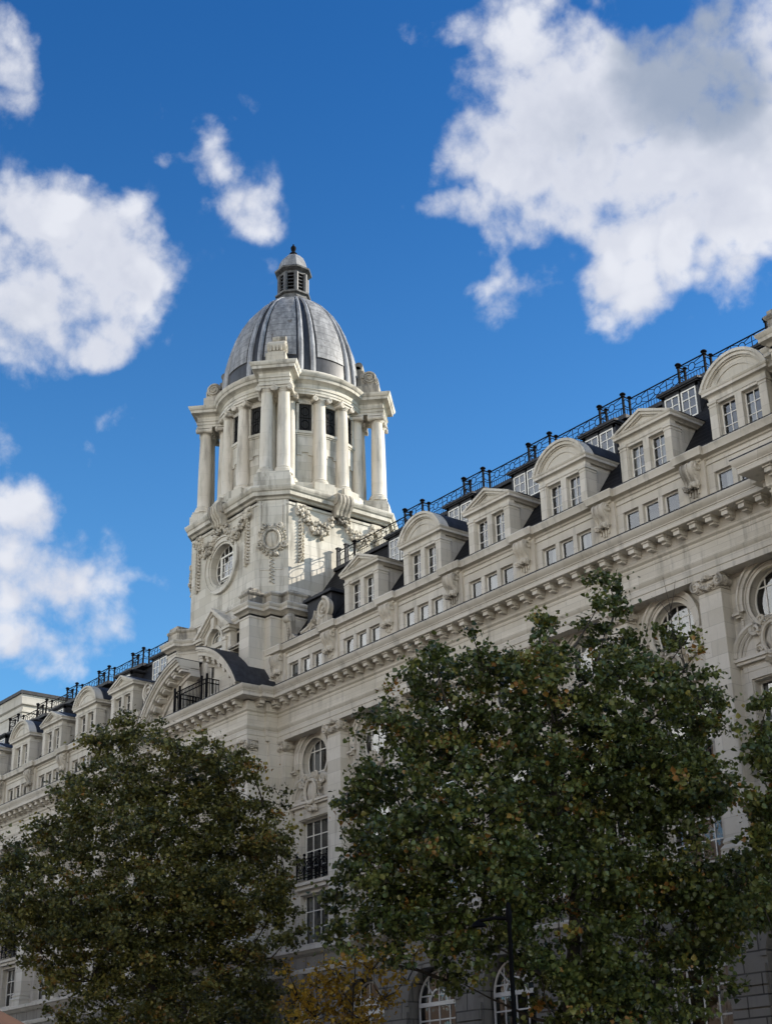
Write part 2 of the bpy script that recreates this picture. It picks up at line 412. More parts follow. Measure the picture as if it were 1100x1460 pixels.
    def lump(s, c, r, rnd=None, n=6):
        """a small rounded, slightly irregular lump (fruit, leaf, boss)"""
        rx, ry, rz = (r, r, r) if isinstance(r, (int, float)) else r
        vs = []; fs = []; rows = 4
        for i in range(rows + 1):
            ph = math.pi * i / rows
            for q in range(n):
                A = 2 * math.pi * q / n + (i % 2) * .5
                k = 1 + (rnd.uniform(-.18, .18) if rnd else 0)
                vs.append((c[0] + rx * k * math.sin(ph) * math.cos(A), c[1] + ry * k * math.sin(ph) * math.sin(A), c[2] + rz * math.cos(ph)))
        for i in range(rows):
            for q in range(n): fs.append((i * n + q, (i + 1) * n + q, (i + 1) * n + (q + 1) % n, i * n + (q + 1) % n))
        s.add(vs, fs)
    def leaf(s, c, L, W, ang, y, th=.05):
        """carved leaf lying on a wall (xz plane) pointing at angle ang"""
        ca, sa = math.cos(ang), math.sin(ang)
        pts = [(0, 0), (.35 * L, .5 * W), (.75 * L, .38 * W), (L, 0), (.75 * L, -.38 * W), (.35 * L, -.5 * W)]
        base = [(c[0] + a * ca - b * sa, y, c[1] + a * sa + b * ca) for a, b in pts]
        mid = [(c[0] + a * ca * L, y - th, c[1] + a * sa * L) for a in (.15, .85)]
        o = base + mid
        s.add(o, [(0, 1, 6), (1, 2, 7, 6), (2, 3, 7), (3, 4, 7), (4, 5, 6, 7), (5, 0, 6), (0, 5, 4, 3, 2, 1)])
    def spiral(s, cx, cz, r0, r1, turns, a0, y, w, n=40, sgn=1):
        pts = []; R = []
        for i in range(n + 1):
            t = i / n; a = a0 + sgn * turns * 2 * math.pi * t; r = r0 + (r1 - r0) * t
            pts.append((cx + r * math.cos(a), y, cz + r * math.sin(a))); R.append(w * (1 - .45 * t))
        s.tube(pts, R, 5)
    def plate(s, outer, holes, y0, y1):
        """flat wall in xz with openings; holes get reveals from y0 (front) to y1 (back)"""
        polys = [[Vector((x, z, 0)) for x, z in outer]] + [[Vector((x, z, 0)) for x, z in h] for h in holes]
        tris = tessellate_polygon(polys)
        allp = [p for pl in polys for p in pl]
        s.add([(p.x, y0, p.y) for p in allp], [tuple(t) for t in tris])
        for pl in polys[1:]:
            n = len(pl)
            s.add([(p.x, y0, p.y) for p in pl] + [(p.x, y1, p.y) for p in pl], [(i, (i + 1) % n, n + (i + 1) % n, n + i) for i in range(n)])
        n = len(polys[0]); pl = polys[0]
        s.add([(p.x, y0, p.y) for p in pl] + [(p.x, y1, p.y) for p in pl], [(i, (i + 1) % n, n + (i + 1) % n, n + i) for i in range(n)])
    def xform(s, mat):
        s.v = [tuple(mat @ Vector(v)) for v in s.v]; return s
    def join(s, o, mat=None):
        s.add([mat @ Vector(v) for v in o.v] if mat else o.v, o.f)
    def mesh(s, name, mat, smooth=35):
        me = bpy.data.meshes.new(name)
        me.from_pydata([tuple(v) for v in s.v], [], s.f)
        bm = bmesh.new(); bm.from_mesh(me)
        bmesh.ops.remove_doubles(bm, verts=bm.verts, dist=1e-5)
        bmesh.ops.recalc_face_normals(bm, faces=bm.faces)
        if smooth:
            lim = math.radians(smooth)
            for f in bm.faces: f.smooth = True
            for e in bm.edges:
                e.smooth = len(e.link_faces) == 2 and e.calc_face_angle(0) < lim
        bm.to_mesh(me); bm.free()
        me.materials.append(mat)
        return me

def ell(cx, cz, rx, rz, n=36, a0=0, a1=360):
    full = abs(a1 - a0) >= 359.9
    return [(cx + rx * math.cos(math.radians(a0 + (a1 - a0) * i / n)), cz + rz * math.sin(math.radians(a0 + (a1 - a0) * i / n))) for i in range(n if full else n + 1)]
def rect(x0, x1, z0, z1): return [(x0, z0), (x1, z0), (x1, z1), (x0, z1)]
def archpoly(cx, hw, z0, zs, n=16, rz=None):
    return [(cx - hw, z0), (cx + hw, z0)] + [(cx + hw * math.cos(math.pi * i / n), zs + (rz or hw) * math.sin(math.pi * i / n)) for i in range(n + 1)]

def empty(name, loc):
    o = bpy.data.objects.new(name, None); o.location = loc; COL.objects.link(o); WL[o.name] = Vector(loc); return o
def obj(name, src, mat=None, parent=None, loc=(0, 0, 0), rotz=0.0, smooth=35):
    """src: MB or mesh data; loc is the WORLD position of the object's origin"""
    me = src.mesh(name, mat, smooth) if isinstance(src, MB) else src
    o = bpy.data.objects.new(name, me); COL.objects.link(o)
    w = Vector(loc); WL[o.name] = w
    o.rotation_euler = (0, 0, rotz)
    if parent is not None:
        o.parent = parent; o.location = w - WL[parent.name]
    else: o.location = w
    return o
def tag(o, label=None, cat=None, group=None, kind=None):
    if label: o['label'] = label
    if cat: o['category'] = cat
    if group: o['group'] = group
    if kind: o['kind'] = kind
    return o

# ================================================================== THE HOTEL
CX = -70.6                      # centre line of the domed pavilion
PITCH = 5.024
YW, YP, YA, YD = 44.4, 43.8, 43.75, 43.85     # recessed wall, pilasters, attic, dormers
R_PIL = [-65.24 + PITCH * k for k in range(7)]
L_PIL = [2 * CX - x for x in R_PIL] + [2 * CX - R_PIL[-1] - PITCH]
R_BAY = [x + PITCH / 2 for x in R_PIL]                     # seven bays
L_BAY = [2 * CX - x for x in R_BAY]
BAYS = R_BAY + L_BAY
XL, XR, XE = L_PIL[-1] - .6, -30.46, -17.0
H = tag(empty('baroque_building', (CX, 43.0, 0)),
        'long pale stone baroque building with domed tower, dormers and iron roof railings', 'building')
rnd = random.Random(11)

# ---- main walls -----------------------------------------------------------
OV = (1.12, 1.15, 21.1)                       # oval window half sizes and centre height
def bay_holes(c):
    return [ell(c, OV[2], OV[0], OV[1], 36), rect(c - 1.36, c + 1.36, 14.9, 18.03), rect(c - 1.36, c + 1.36, 11.75, 14.22)]
w = MB()
def wall_run(x0, x1, bays):
    w.plate(rect(x0, x1, 11.2, 22.6), [h for c in bays for h in bay_holes(c)], YW, YW + .42)
wall_run(-65.3, -30.1, R_BAY)
wall_run(XL, 2 * CX + 65.3, L_BAY)
# pavilion fronts and returns
w.plate(rect(CX - 5.0, CX + 5.0, 11.2, 22.6), bay_holes(CX), 42.6, 43.0)
w.plate(rect(-30.1, XE, 11.2, 22.6), [], 42.6, 43.0)
for x in (CX - 5.0, CX + 5.0, -30.1): w.box(x - .15, x + .15, 42.6, YW + .3, 11.2, 22.6)
for s in (-1, 1): w.box(CX + s * 5.25 - .2, CX + s * 5.25 + .2, 43.2, YW, 11.2, 22.6)
w.box(XL, XL + .4, YW, 58, 0, 27.3)
w.box(XE - .4, XE, 42.6, 58, 0, 27.3)
w.box(XL, XE, 57.6, 58, 0, 27.3)
obj('facade_wall', w, STONE, H)

# ---- rusticated ground storey ---------------------------------------------
g_ = MB()
def arch_hole(c): return archpoly(c, 1.6, .6, 7.95)
YG = 43.55
g_.plate(rect(-65.3, -30.1, 0, 11.2), [arch_hole(c) for c in R_BAY], YG, YG + .6)
g_.plate(rect(XL, 2 * CX + 65.3, 0, 11.2), [arch_hole(c) for c in L_BAY], YG, YG + .6)
g_.plate(rect(CX - 5.3, CX + 5.3, 0, 11.2), [arch_hole(CX)], 41.9, 42.4)
g_.plate(rect(-30.4, XE, 0, 11.2), [], 41.9, 42.4)
for x in (CX - 5.3, CX + 5.3, -30.4): g_.box(x - .1, x + .1, 41.93, YG + .1, 0, 11.2)
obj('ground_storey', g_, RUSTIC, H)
pb = MB(); pb.box(-.80, .80, .02, .2, .3, 7.75)
for k in range(10):                           # channelled blocks of each pier
    z = .35 + .74 * k; pb.box(-.82, .82, -.1, .2, z, z + .68)
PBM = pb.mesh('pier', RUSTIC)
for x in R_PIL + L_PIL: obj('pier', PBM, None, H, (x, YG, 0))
ar = MB(); ar.ringseg(0, 7.95, 1.6, 1.86, 0, 180, -.07, .2, 22); ar.xz([(-.22, 9.45), (.22, 9.45), (.34, 10.15), (-.34, 10.15)], -.2, .1)
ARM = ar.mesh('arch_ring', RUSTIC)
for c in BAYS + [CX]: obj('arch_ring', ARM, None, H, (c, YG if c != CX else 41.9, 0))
g_ = MB()
gpath = [(XL, YG), (CX - 5.3, YG), (CX - 5.3, 41.9), (CX + 5.3, 41.9), (CX + 5.3, YG), (-30.4, YG), (-30.4, 41.9), (XE, 41.9)]
g_.sweep(gpath, [(0, 10.1), (.10, 10.14), (.14, 10.3), (.05, 10.36), (0, 10.4)])
g_.sweep(gpath, [(0, 10.95), (.12, 11.0), (.2, 11.12), (.34, 11.2), (.34, 11.38), (.05, 11.46), (-.9, 11.47)])
g_.sweep(gpath, [(0, 0), (.14, 0), (.14, .5), (.06, .6), (0, .62)])
obj('string_course', g_, STONE, H)

# ---- pilasters and capitals -------------------------------------------------
def capital_mb(wd, dep):
    m = MB(); h = wd / 2
    m.box(-h - .06, h + .06, -.06, dep, 0.02, .05)
    m.box(-h - .10, h + .10, -.11, dep, .56, .64)
    r = random.Random(5)
    for s in (-1, 1):
        px = s * (h + .02)
        m.tube([(px, -.02, .30), (px, -.14, .30)], .24, 16); m.spiral(px, .30, .23, .03, 1.7, math.pi / 2, -.16, .06, 34, -s)
        m.tube([(s * (h + .02), dep * .15, .30), (s * (h + .16), dep * .15, .30)], .22, 14)
        yy = [(s * (h + .17), dep * .15 + .2 * (1 - i / 26) * math.cos(i * .42), .30 + .2 * (1 - i / 26) * math.sin(i * .42)) for i in range(26)]
        m.tube(yy, .045, 5)
        m.tube([(s * (h + .06), dep * .2, .30), (s * (h + .06), dep * .95, .30)], [.2, .13], 8)
    for i in range(15):
        t = -1 + 2 * i / 14
        m.lump((t * h * .68, -.13 + r.uniform(-.05, .03), .30 - .20 * (1 - t * t) + r.uniform(-.03, .03)), (.075, .09, .08), r)
    for i in range(5):
        m.leaf((-h * .7 + 1.4 * h * i / 4, .0), .34, .2, math.pi / 2, -.03, .1)
    for i in range(7): m.lump((-.5 * h + h * i / 6, -.10, .50), (.06, .07, .05), r)
    m.lump((0, -.16, .58), (.14, .12, .13), r)
    m.xz([(-h, 0), (h, 0), (h, .56), (-h, .56)], -.02, dep)
    return m
CAPM = capital_mb(1.12, .55).mesh('capital', CARVED)
def pilaster_mb(h0, h1, wd, dep):
    m = MB(); h = wd / 2
    m.xz(rect(-h, h, h0 + .9, h1), 0, dep)
    m.box(-h - .16, h + .16, -.16, dep, h0, h0 + .42)
    m.sweep([(-h, dep), (-h, 0), (h, 0), (h, dep)], [(.14, h0 + .42), (.17, h0 + .5), (.12, h0 + .58), (.05, h0 + .66), (.09, h0 + .74), (.07, h0 + .82), (0, h0 + .9)])
    return m
PILM = pilaster_mb(0, 10.5, 1.12, .6).mesh('pilaster', STONE)
for x in R_PIL + L_PIL:
    p = obj('pilaster', PILM, None, H, (x, YP, 11.4))
    obj('capital', CAPM, None, p, (x, YP, 21.86))
for x in (CX - 4.55, CX - 2.6, CX + 2.6, CX + 4.55, -29.6, -27.6):
    p = obj('pilaster', PILM, None, H, (x, 42.0, 11.4))
    obj('capital', CAPM, None, p, (x, 42.0, 21.86))

# ---- entablature ------------------------------------------------------------
epath = [(XL, 43.7), (2 * CX + 65.25, 43.7), (2 * CX + 65.25, 43.0), (2 * CX + 65.5, 43.0), (2 * CX + 65.5, 41.9),
         (-65.5, 41.9), (-65.5, 43.0), (-65.25, 43.0), (-65.25, 43.7), (XR, 43.7), (XR, 43.0), (XR + .25, 43.0), (XR + .25, 41.9), (XE, 41.9)]
e = MB()
e.sweep(epath, [(-.7, 22.47), (0, 22.47), (0, 22.72), (.035, 22.74), (.035, 23.02), (.09, 23.08), (.13, 23.2), (.02, 23.26), (.02, 23.32), (0, 23.34),
                (0, 23.82), (.03, 23.84), (.05, 23.92), (.0, 23.95), (.0, 24.0), (.1, 24.08), (.12, 24.18), (.12, 24.58), (-.1, 24.6)])
obj('entablature', e, STONE, H)
e = MB()
e.sweep(epath, [(.1, 24.64), (.78, 24.64), (.80, 24.66), (.80, 24.86), (.84, 24.88), (.84, 24.92), (.90, 24.98), (.98, 25.08), (1.0, 25.17), (.97, 25.2), (-.2, 25.22), (-.2, 24.64)])
obj('cornice', e, STONE, H)
e = MB()
e.sweep(epath, [(.975, 25.185), (.985, 25.25), (.9, 25.27), (.05, 25.40), (.05, 25.2)])
obj('cornice_lead', e, DARKLEAD, H)
mo = MB(); mo.box(-.15, .15, -.62, -.05, 24.38, 24.57); mo.box(-.19, .19, -.68, -.05, 24.56, 24.645); mo.box(-.12, .12, -.45, -.05, 24.28, 24.39)
MOM = mo.mesh('modillion', STONE)
for a, b in zip(epath[:-1], epath[1:]):
    a, b = Vector(a), Vector(b); L = (b - a).length; d = (b - a) / L
    if L < .6: continue
    k = max(1, round(L / (PITCH / 6)))
    for i in range(k):
        c = a + d * (L * (i + .5) / k)
        if -101.5 < c.x < -26.5: obj('modillion', MOM, None, H, (c.x, c.y, 0), math.atan2(d.y, d.x))

# ---- glazing prefab ----------------------------------------------------------
def sash_mb(poly, x0, x1, z0, z1, nx, nz, y, fw=.07, bar=.035, dep=.06):
    m = MB()
    n = len(poly); cx = (x0 + x1) / 2; cz = (z0 + z1) / 2
    inner = [(cx + (x - cx) * (1 - 2 * fw / (x1 - x0)), cz + (z - cz) * (1 - 2 * fw / (z1 - z0))) for x, z in poly]
    vs = [(x, y, z) for x, z in poly] + [(x, y, z) for x, z in inner] + [(x, y + dep, z) for x, z in poly] + [(x, y + dep, z) for x, z in inner]
    fs = []
    for i in range(n):
        j = (i + 1) % n
        fs += [(i, j, n + j, n + i), (n + i, n + j, 3 * n + j, 3 * n + i), (2 * n + i, 3 * n + i, 3 * n + j, 2 * n + j), (i, 2 * n + i, 2 * n + j, j)]
    m.add(vs, fs)
    def chord(vertical, t):
        hits = []
        for i in range(n):
            (ax, az), (bx, bz) = inner[i], inner[(i + 1) % n]
            A, B = (ax, bx) if vertical else (az, bz)
            if (A - t) * (B - t) < 0:
                k = (t - A) / (B - A); hits.append(az + (bz - az) * k if vertical else ax + (bx - ax) * k)
        return (min(hits), max(hits)) if len(hits) >= 2 else None
    for i in range(1, nx):
        t = x0 + (x1 - x0) * i / nx; h = chord(True, t)
        if h: m.box(t - bar / 2, t + bar / 2, y + .008, y + dep - .01, h[0] - .01, h[1] + .01)
    for i in range(1, nz):
        t = z0 + (z1 - z0) * i / nz; h = chord(False, t)
        if h: m.box(h[0] - .01, h[1] + .01, y + .012, y + dep - .014, t - bar / 2, t + bar / 2)
    return m
def pane_mb(poly, y):
    m = MB(); m.add([(x, y, z) for x, z in poly], [tuple(range(len(poly)))]); return m
def room_mb(x0, x1, z0, z1, y, d=.5):
    m = MB(); m.add([(x0, y, z0), (x1, y, z0), (x1, y, z1), (x0, y, z1), (x0, y + d, z0), (x1, y + d, z0), (x1, y + d, z1), (x0, y + d, z1)],
                    [(4, 5, 6, 7), (0, 1, 5, 4), (1, 2, 6, 5), (2, 3, 7, 6), (3, 0, 4, 7)]); return m
def drape_mb(spans, z0, z1, y):
    m = MB()
    for a, b in spans:
        n = max(2, int((b - a) / .06)); vs = []
        for i in range(n + 1):
            x = a + (b - a) * i / n; yy = y + .03 * math.sin(i * 1.9)
            vs += [(x, yy, z0), (x, yy, z1)]
        m.add(vs, [(2 * i, 2 * i + 2, 2 * i + 3, 2 * i + 1) for i in range(n)])
    return m
class Win:
    """window prefab: sash > pane, curtain, room_back"""
    def __init__(s, name, poly, nx, nz, drape, fw=.07, bar=.035):
        xs = [p[0] for p in poly]; zs = [p[1] for p in poly]
        x0, x1, z0, z1 = min(xs), max(xs), min(zs), max(zs); s.name = name
        s.frame = sash_mb(poly, x0, x1, z0, z1, nx, nz, 0, fw, bar).mesh(name, WHITE)
        s.pane = pane_mb(poly, .035).mesh('pane', GLASS)
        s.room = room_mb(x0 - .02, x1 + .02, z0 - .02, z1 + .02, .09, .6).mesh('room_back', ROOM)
        s.drapes = [drape_mb(d, zz0, zz1, .16).mesh('curtain', CURTAIN) for d, zz0, zz1 in drape]
    def put(s, parent, loc, k=0, sub=True):
        f = obj(s.name, s.frame, None, parent, loc)
        host = f if sub else parent
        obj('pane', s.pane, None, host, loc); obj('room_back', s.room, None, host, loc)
        if s.drapes and rnd.random() > .28: obj('curtain', s.drapes[k % len(s.drapes)], None, host, loc)
        return f

# ---- oval windows with their frames -----------------------------------------
OVW = Win('oval_window', ell(0, 0, 1.12, 1.15, 36), 4, 4, [([(-1.0, -.2)], -1.0, 1.0), ([(-1.0, .9)], .1, 1.0), ([(.1, 1.0)], -.9, 1.0)], .06, .05)
def oval_frame_mb():
    m = MB(); r = random.Random(3)
    n = 36
    def band(rx0, rz0, rx1, rz1, y0, y1, a0=0, a1=360):
        A = ell(0, 0, rx0, rz0, n, a0, a1); B = ell(0, 0, rx1, rz1, n, a0, a1); k = len(A); full = a1 - a0 >= 359
        vs = [(x, y0, z) for x, z in A] + [(x, y0, z) for x, z in B] + [(x, y1, z) for x, z in A] + [(x, y1, z) for x, z in B]
        fs = []
        for i in range(k if full else k - 1):
            j = (i + 1) % k
            fs += [(i, j, k + j, k + i), (k + i, k + j, 3 * k + j, 3 * k + i), (i, 2 * k + i, 2 * k + j, j)]
        if not full: fs += [(0, k, 3 * k, 2 * k), (k - 1, 2 * k - 1, 4 * k - 1, 3 * k - 1)]
        m.add(vs, fs)
    band(1.12, 1.15, 1.26, 1.29, -.05, .1)
    band(1.26, 1.29, 1.32, 1.35, -.10, .1)
    # hood mould over the upper half with little ears
    band(1.34, 1.40, 1.50, 1.58, -.18, .1, -12, 192)
    band(1.50, 1.58, 1.58, 1.68, -.26, .1, -12, 192)
    for s in (-1, 1):
        m.box(s * 1.66 - .18, s * 1.66 + .18, -.26, .1, -.42, -.32)
        m.box(s * 1.62 - .12, s * 1.62 + .12, -.18, .1, -.52, -.42)
        for i in range(9): m.lump((s * 1.52 + r.uniform(-.02, .02), -.05, -.62 - i * .1), (.07 - .003 * i, .06, .075), r)
    return m
OVF = oval_frame_mb().mesh('oval_surround', STONE)
for i, c in enumerate(BAYS + [CX]):
    y = YW if c != CX else 42.6
    f = obj('oval_surround', OVF, None, H, (c, y, OV[2]))
    OVW.put(f, (c, y + .34, OV[2]), i, sub=False)

# ---- scroll pediments with cartouches, tall windows, balconies ---------------
def pediment_mb():
    m = MB()
    m.box(-2.0, 2.0, -.34, .05, .30, .42); m.box(-1.9, 1.9, -.26, .05, .18, .30); m.box(-1.72, 1.72, -.10, .05, -.12, .18)
    for s in (-1, 1):
        pts = []; 
        for i in range(15):                    # broken scroll arms rising from the ends
            a = math.radians(4 + 78 * i / 14); pts.append((s * (1.98 - 1.25 * (1 - math.cos(a))), -.2, .42 + 1.22 * math.sin(a)))
        for off, rr, yy in ((0, .12, -.2), (-.16, .10, -.12), (-.30, .07, -.06)):
            m.tube([(x + s * off, yy, z - abs(off) * .5) for x, _, z in pts], rr, 6)
        ex, _, ez = pts[-1]
        m.spiral(ex - s * .02, ez - .22, .23, .05, 1.6, math.pi / 2, -.2, .10, 26, -s)
        m.xz([(s * 1.9, .42), (s * 1.0, .42), (s * .7, 1.2), (s * 1.0, 1.45), (s * 1.5, 1.15)], -.06, .05)
    # architrave of the window below
    for s in (-1, 1): m.box(s * 1.56 - .16, s * 1.56 + .16, -.08, .05, -3.6, -.12)
    m.box(-1.4, 1.4, -.08, .05, -.42, -.12)
    return m
def cartouche_mb(sc=1.0):
    m = MB(); r = random.Random(8)
    m.tube([(x, -.17, z) for x, z in ell(0, 0, .42, .54, 24)], .07, 6, True); m.tube([(x, -.10, z) for x, z in ell(0, 0, .56, .68, 24)], .05, 5, True)
    m.lump((0, -.03, 0), (.40, .16, .52), None, 16)
    for i in range(22):
        a = 2 * math.pi * i / 22; x, z = .50 * math.cos(a), .62 * math.sin(a)
        m.leaf((x, z), r.uniform(.24, .4), .18, a + r.uniform(-.5, .5), -.04, .14)
    for s in (-1, 1):
        m.spiral(s * .40, .74, .16, .03, 1.5, -math.pi / 2, -.16, .06, 22, s); m.spiral(s * .62, -.30, .17, .04, 1.4, 0, -.14, .06, 20, -s)
    for i in range(8): m.lump((r.uniform(-.3, .3), -.12, -.72 + r.uniform(-.12, .12)), r.uniform(.06, .11), r)
    if sc != 1: m.xform(Matrix.Scale(sc, 4))
    return m
PEDM = pediment_mb().mesh('scroll_pediment', STONE); CARTM = cartouche_mb(1.15).mesh('cartouche', CARVED)
TALL = Win('tall_window', rect(-1.36, 1.36, 0, 3.13), 4, 4, [([(-1.3, -.55)], .1, 3.0), ([(-1.3, -.9), (.9, 1.3)], .1, 3.0), ([(-1.3, 1.3)], 2.2, 3.05)], .07, .05)
LOWW = Win('lower_window', rect(-1.36, 1.36, 0, 2.47), 4, 3, [([(-1.3, -.6)], .1, 2.4), ([(-1.3, 1.3)], 1.7, 2.4)], .07, .05)
SILLM = MB(); SILLM.box(-1.62, 1.62, -.34, .3, .20, .36); SILLM.box(-1.52, 1.52, -.22, .3, 0, .20); SILLM = SILLM.mesh('sill', STONE)
def balcony_mb():
    m = MB(); y = -.2
    for z, r in ((.12, .03), (.28, .02), (1.05, .03)): m.tube([(-1.36, y, z), (1.36, y, z)], r, 6)
    for i in range(5):
        x = -1.36 + 2.72 * i / 4
        m.tube([(x, y, 0), (x, y, 1.12), (x, y, 1.2)], [.045, .045, .02], 6); m.lump((x, y, 1.27), .09, None, 8); m.lump((x, y, 1.13), (.08, .08, .04), None, 8)
    for i in range(4):
        c = -1.36 + 2.72 * (i + .5) / 4
        m.tube([(x, y, z) for x, z in ell(c, .66, .25, .27, 16)], .028, 5, True); m.tube([(x, y, z) for x, z in ell(c, .66, .12, .14, 10)], .022, 5, True)
        for s in (-1, 1):
            m.spiral(c + s * .2, .93, .10, .02, 1.3, 0, y, .02, 12, s); m.spiral(c + s * .2, .40, .10, .02, 1.3, 0, y, .02, 12, -s)
            m.tube([(c + s * .3, y, .28), (c + s * .3, y, 1.05)], .016, 4)
    return m
BALM = balcony_mb().mesh('balcony_railing', IRON)
ARCHW = Win('arched_window', archpoly(0, 1.42, 0, 7.0), 4, 8, [([(-1.3, -.6)], 4.0, 6.8), ([(.5, 1.3)], 3.0, 6.9)], .09, .06)
FAN = MB()
for r_ in (.62,): FAN.ringseg(0, 7.0, r_ - .04, r_ + .04, 0, 180, -.02, .05, 16)
for a in (45, 90, 135): FAN.tube([(.62 * math.cos(math.radians(a)), .015, 7 + .62 * math.sin(math.radians(a))), (1.36 * math.cos(math.radians(a)), .015, 7 + 1.36 * math.sin(math.radians(a)))], .035, 4)
FAN.box(-1.36, 1.36, -.05, .06, 6.9, 7.08)
FAN = FAN.mesh('fanlight', WHITE)
for i, c in enumerate(BAYS + [CX]):
    y = YW if c != CX else 42.6
    p = obj('scroll_pediment', PEDM, None, H, (c, y, 18.5))
    obj('cartouche', CARTM, None, p, (c, y - .12, 19.35))
    t = TALL.put(H, (c, y + .36, 14.9), i + 1)
    obj('balcony_railing', BALM, None, t, (c, y, 14.9))
    obj('sill', SILLM, None, t, (c, y, 14.42))
    LOWW.put(H, (c, y + .36, 11.75), i)
    yg = (YG if c != CX else 41.9) + .42
    a = ARCHW.put(H, (c, yg, .95), i)
    obj('fanlight', FAN, None, a, (c, yg, .95))

# ---- attic storey --------------------------------------------------------------
at_ = MB(); AW = .44
def attic_run(x0, x1, bays):
    at_.plate(rect(x0, x1, 25.2, 27.5), [rect(c + k * 1.11 - AW, c + k * 1.11 + AW, 25.42, 26.68) for c in bays for k in (-1, 0, 1)], YA, YA + .34)
    for c in bays:      # raised panel moulding round each group of three
        for z in (27.08,): at_.box(c - 2.0, c + 2.0, YA - .05, YA + .1, z, z + .07)
        for s in (-1, 1): at_.box(c + s * 2.0 - .035, c + s * 2.0 + .035, YA - .05, YA + .1, 25.25, 27.15)
attic_run(-65.3, -30.6, R_BAY); attic_run(XL, 2 * CX + 65.3, L_BAY)
obj('attic_wall', at_, STONE, H)
at_ = MB()
lprof = [(0, 27.3), (.06, 27.33), (.08, 27.4), (.16, 27.44), (.30, 27.46), (.32, 27.6), (.35, 27.66), (.38, 27.74), (.36, 27.79), (-.5, 27.84)]
at_.sweep([(-65.2, YA), (-30.5, YA)], lprof); at_.sweep([(XL, YA), (2 * CX + 65.2, YA)], lprof)
for x in R_PIL[:] + L_PIL:
    at_.sweep([(x - .42, YA), (x - .42, YA - .16), (x + .42, YA - .16), (x + .42, YA)], [(a_ if a_ >= 0 else -.1, z_ + .004) for a_, z_ in lprof])
obj('attic_ledge', at_, STONE, H)
at_ = MB()
at_.sweep([(-65.2, YA), (-30.5, YA)], [(.365, 27.785), (.37, 27.83), (-.3, 27.9), (-.3, 27.83)]); at_.sweep([(XL, YA), (2 * CX + 65.2, YA)], [(.365, 27.785), (.37, 27.83), (-.3, 27.9), (-.3, 27.83)])
obj('ledge_lead', at_, DARKLEAD, H)
ATW = Win('attic_window', rect(-AW, AW, 0, 1.26), 1, 1, [([(-.4, .4)], .72, 1.2), ([(-.4, .0)], 0, 1.2), ([(-.1, .4)], 0, 1.2), ([(-.4, .4)], .35, 1.2)], .07, .03)
q = 0
for c in BAYS:
    for k in (-1, 0, 1):
        ATW.put(H, (c + k * 1.11, YA + .17, 25.42), rnd.randrange(4)); q += 1
def console_mb():
    m = MB(); r = random.Random(21)
    m.box(-.62, .62, -.13, .05, -1.95, .0)                     # backing plate
    m.box(-.70, .70, -.17, .05, -2.0, -1.62)
    prof = [(-.13, 0), (-.42, .0), (-.52, -.08), (-.56, -.22), (-.53, -.40), (-.44, -.56), (-.34, -.70), (-.28, -.84), (-.30, -.98), (-.13, -1.0)]
    m.yz(prof, -.36, .36)
    for s in (-1, 0, 1): m.yz([(y - .035 if y < -.2 else y, z) for y, z in prof], s * .26 - .05, s * .26 + .05)
    for s in (-1, 1): m.tube([(s * .38, -.30 + .14 * math.cos(t), -.24 + .14 * math.sin(t)) for t in [k * .5 for k in range(13)]], .05, 5)
    for i in range(26):
        m.lump((r.uniform(-.34, .34), -.26 + r.uniform(-.12, .1), -.98 + r.uniform(-.17, .13)), r.uniform(.07, .12), r)
    for k in range(4): m.box(-.22 + k * .15 - .035, -.22 + k * .15 + .035, -.20, -.1, -1.52 + abs(k - 1.5) * .1, -1.05)
    return m
CONM = console_mb().mesh('scroll_console', CARVED)
for x in R_PIL + L_PIL: obj('scroll_console', CONM, None, H, (x + (.15 if x == R_PIL[0] else 0) - (.15 if x == L_PIL[0] else 0), YA, 27.32))

